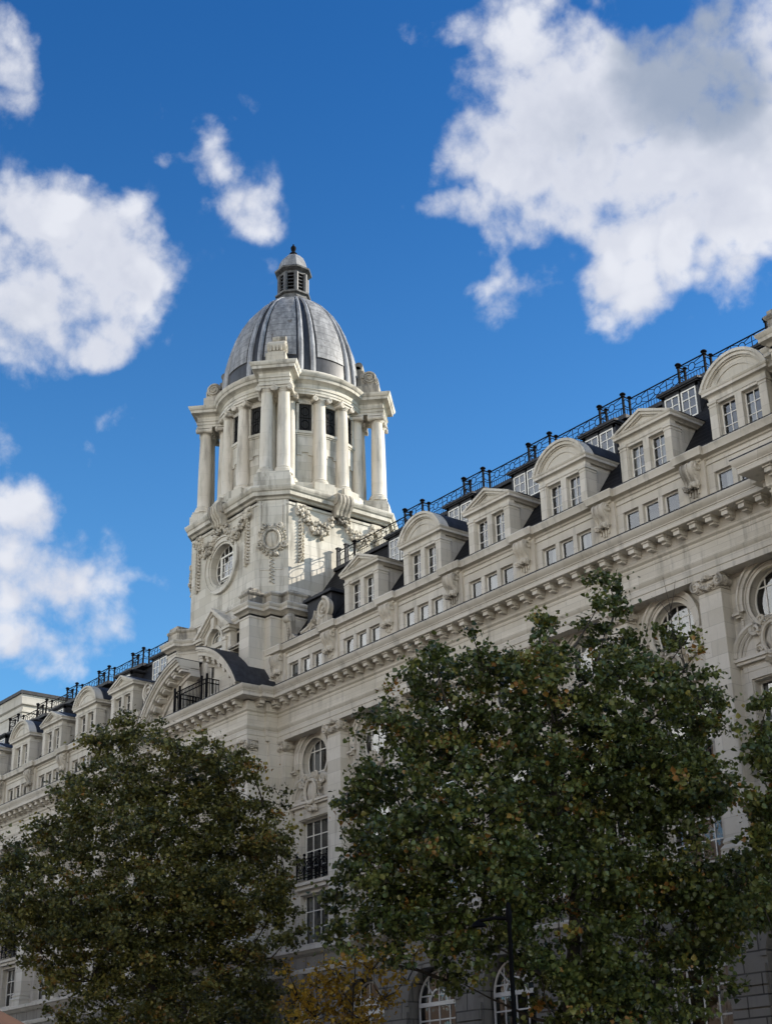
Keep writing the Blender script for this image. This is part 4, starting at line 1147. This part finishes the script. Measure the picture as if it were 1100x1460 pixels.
gr = MB(); gr.box(-.40, .40, -.03, .1, 3.77, 5.65)
GRB = gr.mesh('opening_shade', INNER_SHADE)  # solid dark block in place of a shaded recess
gl_ = MB()
for i in range(1, 5): gl_.tube([(-.4 + .16 * i, -.05, 3.77), (-.4 + .16 * i, -.05, 5.65)], .014, 4)
for zz_ in (4.25, 5.15): gl_.tube([(x, -.06, z) for x, z in ell(0, zz_, .24, .3, 14)], .022, 4, True)
gl_.tube([(-.4, -.05, 4.7), (.4, -.05, 4.7)], .02, 4)
GRM = gl_.mesh('grille', IRON)
for k in range(4):
    a = math.pi / 4 + k * math.pi / 2
    def pol(r, da): return (TX + r * math.sin(a + da), TY - r * math.cos(a + da))
    obj('pedestal', PEDM2, None, DRUM, (TX, TY, 38.14), a)
    obj('corner_entablature', ENM, None, DRUM, (TX, TY, 0), a)
    obj('scroll_pedestal', SCM, None, DRUM, (TX, TY, 0), a)
    for s in (-1, 1):
        c, sn = math.cos(a), math.sin(a); x, y = s * .52, -5.55
        obj('column', COLD, None, DRUM, (TX + x * c - y * sn, TY + x * sn + y * c, 39.14), a)
        x, y = s * .62, -4.25
        obj('column', COLE, None, DRUM, (TX + x * c - y * sn, TY + x * sn + y * c, 39.0), a)
    for da in (33.5, 56.5):
        x, y = pol(4.45, math.radians(da)); pl_ = obj('plinth', PLM, None, DRUM, (x, y, 38.48), a + math.radians(da))
        x, y = pol(4.3, math.radians(da)); obj('column', COLE, None, DRUM, (x, y, 39.0), a + math.radians(da))
    for da in (21.5, 45, 68.5):
        x, y = pol(4.08, math.radians(da)); aa = a + math.radians(da)
        w_ = obj('drum_window', WNM, None, DRUM, (x, y, 39.0), aa)
        obj('opening_shade', GRB, None, w_, (x, y, 39.0)); obj('grille', GRM, None, w_, (x, y, 39.0))

# ---- dome ------------------------------------------------------------------------------
DP = [(4.36, 46.8), (4.36, 47.3), (4.31, 48.0), (4.20, 48.9), (4.0, 49.8), (3.70, 50.75), (3.30, 51.7), (2.82, 52.55), (2.25, 53.3), (1.65, 53.85), (1.2, 54.15), (.9, 54.3)]
d = MB(); d.lathe(DP, TX, TY, 96)
DOME = obj('dome', d, LEADRIB, H)
def dome_off(o, i0, i1): return [(r + o * min(1, r / 2), z + o * .5) for r, z in DP[i0:i1]]
pn = MB(); pp = dome_off(.07, 2, 11)
pn.lathe(pp, 0, 0, 14, -13.5 - 90, 13.5 - 90)
for a_ in (-13.5, 13.5):
    A = math.radians(a_ - 90); k = len(pp)
    pn.add([(r * math.cos(A), r * math.sin(A), z) for r, z in pp] + [((r - .12) * math.cos(A), (r - .12) * math.sin(A), z) for r, z in pp], [(i, i + 1, k + i + 1, k + i) for i in range(k - 1)])
nA = 14; r0, z0 = pp[0]
pn.add([(r0 * math.cos(math.radians(-103.5 + 27 * i / nA)), r0 * math.sin(math.radians(-103.5 + 27 * i / nA)), z0) for i in range(nA + 1)] + [((r0 - .15) * math.cos(math.radians(-103.5 + 27 * i / nA)), (r0 - .15) * math.sin(math.radians(-103.5 + 27 * i / nA)), z0) for i in range(nA + 1)],
       [(i, i + 1, nA + 2 + i, nA + 1 + i) for i in range(nA)])
PANM = pn.mesh('dome_panel', LEAD)
rb = MB()
for da in (-5.0, 5.0):
    A = math.radians(-90 + da); q = dome_off(.05, 0, 11)
    rb.tube([(r * math.cos(A), r * math.sin(A), z) for r, z in q], [.17] * 4 + [.165 * max(.45, r / 4.3) for r, z in q[4:]], 8)
RIBM = rb.mesh('dome_rib', metal_mat('lead_roll_pale', (.26, .265, .275, 1), .5, 0, .4))
for k in range(8):
    obj('dome_panel', PANM, None, DOME, (TX, TY, 0), k * math.pi / 4)
    obj('dome_rib', RIBM, None, DOME, (TX, TY, 0), (k + .5) * math.pi / 4)

# ---- lantern -----------------------------------------------------------------------------
l = MB(); ph = 22.5
l.lathe([(0, 53.9), (1.22, 53.9), (1.22, 54.3), (1.12, 54.42), (1.05, 54.46), (1.05, 54.65), (1.22, 54.72), (1.24, 54.82), (1.0, 54.88), (0, 54.88)], TX, TY, 8, phase=ph)
l.lathe([(0, 56.30), (.98, 56.30), (.98, 56.47), (1.08, 56.53), (1.27, 56.63), (1.30, 56.71), (1.26, 56.77), (0, 56.83)], TX, TY, 8, phase=ph)
for k in range(8):
    A = math.radians(ph + 45 * k); l.tube([(TX + .93 * math.cos(A), TY + .93 * math.sin(A), 54.85), (TX + .93 * math.cos(A), TY + .93 * math.sin(A), 56.35)], .15, 8)
LAN = obj('lantern', l, metal_mat('lantern_lead', (.07, .07, .07, 1), .55, 0, .55), H)
l = MB(); l.lathe([(.62, 54.85), (.62, 56.35)], TX, TY, 8, phase=ph); obj('lantern_core', l, INNER_SHADE, LAN)
LVM = MB()
for i in range(5): LVM.prism([(-.32, -.88, .12 + .27 * i), (.32, -.88, .12 + .27 * i), (.32, -.70, .25 + .27 * i), (-.32, -.70, .25 + .27 * i)], (0, 0, .05))
LVM.box(-.34, .34, -.86, -.72, 0, .1)
LVM = LVM.mesh('louvre', LEADRIB)
for k in range(8): obj('louvre', LVM, None, LAN, (TX, TY, 54.86), k * math.pi / 4)
l = MB(); l.lathe([(1.05, 56.8), (1.03, 57.02), (.95, 57.36), (.78, 57.74), (.5, 58.05), (.25, 58.2), (.12, 58.25)], TX, TY, 8, phase=ph); obj('lantern_roof', l, metal_mat('pale_lead', (.22, .22, .22, 1), .5, 0, .3), LAN, smooth=20)
l = MB(); l.lathe([(0, 58.15), (.24, 58.18), (.28, 58.32), (.2, 58.42), (.1, 58.5), (.17, 58.68), (.19, 58.85), (.1, 58.98), (.05, 59.02), (.06, 59.1), (0, 59.15)], TX, TY, 12); obj('finial', l, IRON, LAN)

# ================================================================== NEIGHBOURING BLOCK
NB = tag(empty('office_block', (-125, 50, 0)), 'pale flat roofed block rising behind the far left end of the hotel roof', 'building')
nx0, nx1, ny0, ny1, nz = -150.0, -112.78, 50.0, 74.0, 38.0
n_ = MB(); wins = [rect(nx1 - 2.6 - 2.4 * k, nx1 - 1.2 - 2.4 * k, 33.4, 35.4) for k in range(10)]
n_.plate(rect(nx0, nx1, 0, 37.4), wins, ny0, ny0 + .4)
n_.box(nx0, nx1 - .5, ny0 + 1.3, ny1, 0, 37.3); n_.box(nx1 - .4, nx1 - .004, ny0 + .38, ny1, 0, 37.4)
obj('wall', n_, NEIGHBOUR, NB)
n_ = MB(); pth = [(nx0, ny0), (nx1, ny0), (nx1, ny1)]
n_.sweep(pth, [(0, 36.5), (.1, 36.55), (.1, 36.7), (0, 36.75)]); n_.sweep(pth, [(0, 37.1), (.2, 37.2), (.25, 37.9), (.3, 38.0), (-.6, 38.05), (-.6, 37.2)])
obj('parapet', n_, NEIGHBOUR, NB)
n_ = MB(); n_.sweep(pth, [(.3, 38.0), (.42, 38.02), (.42, 38.3), (-.6, 38.32), (-.6, 38.1)]); n_.box(nx0, nx1 - .4, ny0 + .4, ny1, 37.4, 37.9); obj('roof_edge', n_, DARKLEAD, NB)
NW = Win('window', rect(0, 1.4, 0, 2.0), 2, 4, [([(.1, .6)], .1, 1.9), ([(.1, 1.3)], 1.2, 1.9)], .08, .05)
for k in range(10): NW.put(NB, (nx1 - 2.6 - 2.4 * k, ny0 + .25, 33.4), k)

# ================================================================== ACROSS THE STREET (behind the viewer: seen in the glass, closes the street)
def terrace(x0, x1, hgt, mat, label):
    T = tag(empty('terrace_building', ((x0 + x1) / 2, -14, 0)), label, 'building'); y = -14.0
    n = int((x1 - x0) / 4.2); st = int((hgt - 2) / 3.7); cs = [x0 + (x1 - x0) * (i + .5) / n for i in range(n)]
    m = MB(); m.plate(rect(-x1, -x0, 0, hgt), [rect(-c - .8, -c + .8, .9 + 3.7 * k, 3.2 + 3.7 * k) for c in cs for k in range(st)], 0, .35)
    m.xform(Matrix.Translation((0, y, 0)) @ Matrix.Rotation(math.pi, 4, 'Z'))
    m.box(x0, x1, y - 13, y - 1.2, 0, hgt - .2); m.box(x0, x0 + .3, y - 2, y - .01, 0, hgt); m.box(x1 - .3, x1, y - 2, y - .01, 0, hgt)
    obj('wall', m, mat, T)
    m = MB(); m.sweep([(x1, y), (x0, y)], [(0, hgt - .8), (.15, hgt - .7), (.4, hgt - .4), (.45, hgt), (-1.5, hgt + .05), (-1.5, hgt - .8)]); obj('cornice', m, STONE, T)
    fr = sash_mb(rect(-.8, .8, 0, 2.3), -.8, .8, 0, 2.3, 2, 4, 0, .08, .04).mesh('window', WHITE); pn_ = pane_mb(rect(-.8, .8, 0, 2.3), .03).mesh('pane', GLASS)
    for c in cs:
        for k in range(st):
            w_ = obj('window', fr, None, T, (c, y - .28, .9 + 3.7 * k), math.pi); o_ = obj('pane', pn_, None, w_, (c, y - .28, .9 + 3.7 * k))
terrace(-150, -92, 33, BRICK, 'brown brick terrace facing the left wing across the street')
terrace(-91.9, -32, 36, BRICK, 'taller brick terrace facing the dome across the street')
terrace(-31.9, 40, 33, BRICK, 'brick terrace on the viewer\'s side of the street')

# ================================================================== TREES
def tree(name, label, cat, base, lobes, seed, dens, leaf, mat, per=24, spread=.42, group=None, trunk_r=.26, twig=5, bare=(), fork=.35):
    r = random.Random(seed); rs = np.random.RandomState(seed)
    T = tag(empty(name, (base[0], base[1], 0)), label, cat, group)
    wd = MB(); B = Vector((base[0], base[1], 0))
    zs = [l[2] for l in lobes]; top = max(zs); cxy = Vector((sum(l[0] * l[3] for l in lobes) / sum(l[3] for l in lobes), sum(l[1] * l[3] for l in lobes) / sum(l[3] for l in lobes)))
    def axis(z):
        t_ = min(1, z / top); return Vector((B.x + (cxy.x - B.x) * t_ ** 1.5 + .15 * math.sin(z * .9), B.y + (cxy.y - B.y) * t_ ** 1.5 + .15 * math.cos(z * .7), z))
    zt = top * .86
    wd.tube([axis(zt * i / 14) for i in range(15)], [trunk_r * (1.25 if i == 0 else 1 - .85 * i / 14) for i in range(15)], 10)
    cl = []; done = []
    for (x, y, z, R) in sorted(lobes, key=lambda l: (Vector((l[0], l[1])) - axis(l[2]).xy).length + .35 * l[2]):
        C = Vector((x, y, z)); h = max(2.2, z - 1.1 * (C.xy - axis(z).xy).length - R * .4); h = min(h, zt * .95)
        a = axis(h)
        near = [p for p in done if p.z < z - .2 and (p - C).length < (a - C).length * .9]
        if near: a = min(near, key=lambda p: (p - C).length + .5 * max(0, 1 - (C.z - p.z)))
        done.append(C); L = (C - a).length
        mid = a.lerp(C, .5) + Vector((r.uniform(-.12, .12) * L, r.uniform(-.12, .12) * L, -.06 * L))
        r0 = min(trunk_r * .4, .018 + .012 * L)
        wd.tube([a, a.lerp(mid, .5) + Vector((0, 0, .02 * L)), mid, mid.lerp(C, .5) + Vector((r.uniform(-.06, .06) * L, 0, .02 * L)), C + Vector((0, 0, R * .5))], [r0, r0 * .85, r0 * .62, r0 * .4, .008], 6)
        k = max(5, int(dens * R * R)); pts = []
        for i in range(k):
            v = rs.normal(size=3); v /= np.linalg.norm(v); q = R * (rs.uniform(.12, 1.0) ** .42) * (1 + .30 * rs.normal())
            p = Vector((x + v[0] * q, y + v[1] * q, z + v[2] * q * .92)); pts.append(p); cl.append(p)
        for p in r.sample(pts, min(len(pts), max(3, int(twig * R)))):
            s0 = C.lerp(p, .12); md = s0.lerp(p, .55) + Vector((r.uniform(-.1, .1), r.uniform(-.1, .1), .08)) * R * .5
            wd.tube([s0, md, p], [.022, .015, .006], 4)
    for pts in bare: wd.tube(pts, [.018] + [.012] * (len(pts) - 2) + [.005], 4)
    obj('trunk', wd, BARK, T)
    # leaves: folded blades gathered in sprays round the twig ends
    C = np.array([tuple(p) for p in cl]); n = len(C) * per
    cen = np.repeat(C, per, axis=0) + rs.normal(size=(n, 3)) * np.array([spread, spread, spread * .62]) * rs.uniform(.3, 1.0, size=(n, 1))
    cdir = np.repeat(rs.normal(size=(len(C), 3)), per, axis=0)
    d = cdir * .5 + rs.normal(size=(n, 3)); d[:, 2] -= .55; d /= np.linalg.norm(d, axis=1, keepdims=True)
    u = rs.normal(size=(n, 3)); u[:, 2] *= .5; u -= d * (u * d).sum(1, keepdims=True); u /= np.linalg.norm(u, axis=1, keepdims=True)
    nn = np.cross(d, u)
    s = leaf * rs.uniform(.5, 1.45, size=(n, 1))
    # outline: stem, lobe, lobe, tip, lobe, lobe -- folded along the midrib
    prof = [(0, 0, 0), (.30, .46, .14), (.62, .34, .10), (1.0, 0, -.10), (.62, -.34, .10), (.30, -.46, .14)]
    V = np.stack([cen + d * (a * s) + u * (b * s) + nn * (c * s) for a, b, c in prof], axis=1).reshape(-1, 3)
    idx = np.arange(n)[:, None] * 6
    F = np.concatenate([idx + np.array([[0, 1, 2, 3]]), idx + np.array([[0, 3, 4, 5]])], axis=0).reshape(-1)
    nf = 2 * n
    me = bpy.data.meshes.new('crown'); me.vertices.add(len(V)); me.vertices.foreach_set('co', V.ravel().astype(np.float32))
    me.loops.add(len(F)); me.loops.foreach_set('vertex_index', F.astype(np.int32))
    me.polygons.add(nf); me.polygons.foreach_set('loop_start', np.arange(0, 4 * nf, 4, dtype=np.int32)); me.polygons.foreach_set('loop_total', np.full(nf, 4, dtype=np.int32))
    me.update(calc_edges=True)
    ctint = np.clip(rs.normal(.42, .20, size=len(C)), 0, 1); turn = rs.uniform(size=len(C)) < .035; ctint[turn] = rs.uniform(.8, 1, size=turn.sum())
    tint = np.clip(np.repeat(ctint, per) + rs.normal(0, .16, size=n), 0, 1)
    at = me.attributes.new('tint', 'FLOAT', 'POINT'); at.data.foreach_set('value', np.repeat(tint, 6).astype(np.float32))
    me.materials.append(mat)
    obj('crown', me, None, T)
    return T
LR = [(-34.04, 28.78, 16.16, 0.57), (-36.32, 30.28, 15.84, 1.04), (-36.57, 29.4, 14.45, 1.25), (-35.57, 27.72, 12.64, 0.97), (-36.69, 27.73, 11.43, 0.87), (-34.07, 30.79, 16.07, 1.24), (-35.03, 30.61, 14.05, 1.91), (-33.8, 33.27, 18.29, 0.61), (-32.08, 31.38, 15.88, 1.32), (-31.88, 31.62, 13.94, 1.95), (-32.57, 35.19, 19.79, 0.43), (-31.46, 33.95, 18.22, 0.6), (-32.31, 34.87, 17.55, 0.98), (-30.3, 33.06, 15.14, 1.2), (-31.19, 34.46, 13.76, 1.89), (-30.84, 36.57, 17.47, 0.7), (-29.81, 34.93, 15.22, 1.15), (-31.16, 37.29, 14.18, 1.27), (-33.57, 33.37, 12.07, 2.57), (-33.42, 29.9, 10.98, 2.33), (-34.48, 28.28, 10.36, 1.89), (-36.57, 28.15, 9.73, 1.19), (-38.61, 28.16, 9.27, 0.58), (-31.27, 34.1, 11.51, 2.28), (-29.81, 34.91, 11.76, 1.29), (-29.77, 36.05, 12.12, 0.87), (-32.12, 31.63, 8.46, 2.49), (-33.82, 30.09, 8.36, 1.98), (-35.58, 28.84, 8.7, 1.48), (-31.5, 34.31, 8.79, 2.02), (-29.84, 34.98, 8.93, 1.36), (-29.0, 35.9, 8.88, 0.94), (-31.8, 32.54, 6.28, 1.74), (-31.31, 34.36, 6.13, 1.45), (-34.37, 29.41, 7.37, 0.83), (-32.15, 30.64, 6.42, 0.9), (-36.2, 30.64, 6.61, 0.34), (-32.74, 33.04, 4.82, 1.86), (-31.16, 35.62, 7.39, 0.96), (-29.25, 35.43, 8.17, 1.24), (-30.56, 38.42, 9.76, 1.07), (-31.11, 36.98, 7.26, 0.97), (-35.17, 27.56, 8.14, 1.24), (-30.41, 34.79, 11.86, 1.3), (-30.48, 36.98, 14.92, 0.82), (-37.87, 27.61, 8.07, 0.65)]
LL = [(-59.76, 30.62, 19.23, 1.09), (-58.93, 31.58, 19.58, 1.15), (-54.45, 31.4, 17.99, 1.08), (-53.65, 32.49, 17.76, 0.9), (-58.71, 30.87, 17.5, 1.72), (-56.94, 32.38, 16.72, 2.17), (-55.4, 34.14, 16.95, 1.55), (-53.4, 34.3, 17.34, 0.79), (-54.09, 35.51, 15.93, 0.86), (-58.89, 29.35, 15.79, 1.38), (-59.85, 28.04, 15.05, 0.79), (-58.71, 26.44, 14.09, 0.59), (-58.69, 28.54, 14.0, 1.65), (-56.72, 30.99, 14.38, 2.86), (-55.86, 33.6, 14.51, 2.44), (-55.65, 35.82, 14.24, 1.49), (-54.85, 36.96, 13.92, 0.8), (-54.62, 34.32, 11.71, 2.23), (-53.11, 35.63, 11.32, 0.83), (-56.11, 31.31, 11.1, 3.08), (-57.38, 28.24, 11.32, 2.17), (-58.18, 26.54, 11.86, 1.16), (-60.1, 26.91, 10.71, 0.65), (-58.69, 27.74, 9.75, 1.04), (-57.71, 29.55, 8.64, 2.02), (-57.0, 32.79, 8.45, 2.8), (-54.36, 34.57, 9.12, 1.9), (-53.92, 35.36, 7.45, 1.45), (-56.07, 31.04, 6.38, 2.55), (-53.69, 32.9, 6.0, 2.24), (-57.88, 28.8, 6.98, 1.02), (-51.7, 35.22, 9.98, 0.69), (-60.23, 27.06, 13.36, 1.5), (-62.12, 27.73, 11.9, 1.37), (-53.91, 36.16, 12.5, 1.02), (-52.29, 34.87, 14.33, 0.89), (-60.86, 28.67, 11.22, 1.36), (-58.65, 30.56, 10.79, 2.09), (-55.71, 33.96, 11.54, 2.1), (-55.68, 35.44, 15.91, 1.12), (-59.97, 29.12, 17.21, 0.94)]
LE = [(-25.67, 34.12, 13.5, 0.56), (-26.41, 34.52, 12.49, 0.77), (-26.11, 34.17, 10.95, 0.89), (-26.4, 34.75, 9.68, 1.19), (-26.74, 34.46, 10.0, 0.56), (-25.26, 34.03, 11.76, 0.98), (-25.64, 33.18, 8.07, 0.57), (-27.25, 34.68, 7.85, 0.79)]
LY = [(-46.11, 34.43, 8.72, 0.58), (-45.02, 35.42, 8.96, 0.58), (-44.94, 36.36, 8.7, 0.42), (-46.42, 33.84, 7.96, 0.78), (-45.47, 34.76, 8.09, 0.68), (-47.25, 33.47, 7.7, 0.68), (-48.42, 33.49, 7.3, 0.58), (-47.16, 34.69, 7.11, 0.9), (-47.76, 33.83, 6.63, 0.89), (-45.45, 35.22, 7.11, 0.57), (-48.11, 32.78, 8.25, 0.32), (-45.95, 34.76, 6.27, 0.67), (-44.79, 35.87, 7.7, 0.36), (-47.15, 32.77, 6.05, 0.77)]

SG = 'street trees in front of the hotel'
tree('street_tree', 'big dark green maple with long leafy top shoots before the right wing', 'tree', (-32.8, 32.6), LR, 5, 20, .150, LEAF_DEEP, 50, .29, SG, .3,
     bare=[[(-30.9, 36.4, 17.2), (-30.7, 36.2, 18.3), (-30.8, 36.1, 19.4)], [(-30.7, 36.2, 18.2), (-30.4, 36.1, 18.7), (-30.2, 36.0, 19.1)], [(-30.7, 36.2, 18.0), (-31.1, 36.2, 18.6), (-31.4, 36.1, 18.9)], [(-30.2, 35.4, 16.2), (-29.3, 35.2, 16.6), (-28.8, 35.1, 17.0)], [(-29.6, 35.3, 16.4), (-29.0, 35.2, 16.3), (-28.4, 35.0, 16.2)]])
tree('street_tree', 'broad rounded olive green tree hiding the foot of the domed pavilion', 'tree', (-57.0, 31.8), LL, 6, 18, .140, LEAF_OLIVE, 54, .31, SG, .32)
tree('street_tree', 'dark tree cut by the right edge of the picture', 'tree', (-24.8, 35.0), LE, 7, 18, .150, LEAF_DEEP, 50, .28, SG, .22)
tree('small_tree', 'small thin tree with sparse golden leaves between the two big trees', 'tree', (-45.6, 34.6), LY, 8, 46, .135, LEAF_GOLD, 12, .28, None, .12, twig=16)

# ================================================================== STREET
def sheet(name, x0, x1, y0, y1, z, m):
    b = MB(); b.add([(x0, y0, z), (x1, y0, z), (x1, y1, z), (x0, y1, z)], [(0, 1, 2, 3)]); return tag(obj(name, b, m, smooth=0), kind='structure')
sheet('ground', -1500, 1500, -1500, 1500, -.16, GROUND)
sheet('road', -400, 400, 6.0, 30.0, -.15, ASPHALT)
b = MB(); b.box(-400, 400, 30.3, 43.5, -.3, 0); tag(obj('far_pavement', b, PAVING, smooth=0), kind='structure')
b = MB(); b.box(-400, 400, -14, 5.7, -.3, 0); tag(obj('near_pavement', b, PAVING, smooth=0), kind='structure')
b = MB(); b.box(-400, 400, 30.0, 30.3, -.3, .004); b.box(-400, 400, 5.7, 6.0, -.3, .004); tag(obj('kerb', b, KERB, smooth=0), kind='structure')
b = MB()
for i in range(60): b.add([(-180 + 6 * i, 17.9, -.146), (-177 + 6 * i, 17.9, -.146), (-177 + 6 * i, 18.05, -.146), (-180 + 6 * i, 18.05, -.146)], [(0, 1, 2, 3)])
for y in (6.3, 29.6): b.add([(-400, y, -.146), (400, y, -.146), (400, y + .1, -.146), (-400, y + .1, -.146)], [(0, 1, 2, 3)])
tag(obj('road_marking', b, MARK, smooth=0), kind='structure')

# lamp post with a short side arm
LP = tag(empty('lamp_post', (-28.3, 26.0, 0)), 'slim black lamp post with a side arm in front of the right hand tree', 'lamp post')
b = MB(); b.lathe([(0, 0), (.2, 0), (.2, .3), (.13, .9), (.075, 1.0), (.06, 4.5), (.055, 7.05), (.085, 7.1), (.085, 7.3), (.05, 7.4), (.06, 7.5), (0, 7.56)], -28.3, 26.0, 12); obj('pole', b, IRON, LP)
b = MB(); b.tube([(-28.3, 26, 7.15), (-28.8, 25.98, 7.22), (-29.4, 25.95, 7.22)], .045, 8); obj('arm', b, IRON, LP)
b = MB(); b.lathe([(0, 7.24), (.08, 7.22), (.17, 7.14), (.2, 7.08), (0, 7.07)], -29.4, 25.95, 14); obj('lamp_head', b, IRON, LP)

# orange parasol at the lower left corner
PX, PY = -30.05, 12.4
PA = tag(empty('parasol', (PX, PY, 0)), 'orange brown canvas parasol just showing in the bottom left corner', 'parasol')
b = MB(); vs = [(PX, PY, 5.0)]
for zz_ in (3.7, 3.5):
    for i in range(8): vs.append((PX + 2.6 * math.cos(math.radians(45 * i)), PY + 2.6 * math.sin(math.radians(45 * i)), zz_))
b.add(vs, [(0, 1 + i, 1 + (i + 1) % 8) for i in range(8)] + [(1 + i, 9 + i, 9 + (i + 1) % 8, 1 + (i + 1) % 8) for i in range(8)]); obj('canopy', b, ORANGE, PA, smooth=0)
b = MB(); b.tube([(PX, PY, 0), (PX, PY, 5.05)], .04, 8); b.lump((PX, PY, 5.08), .07, None, 8); b.box(PX - .4, PX + .4, PY - .4, PY + .4, 0, .1); obj('pole', b, IRON, PA)
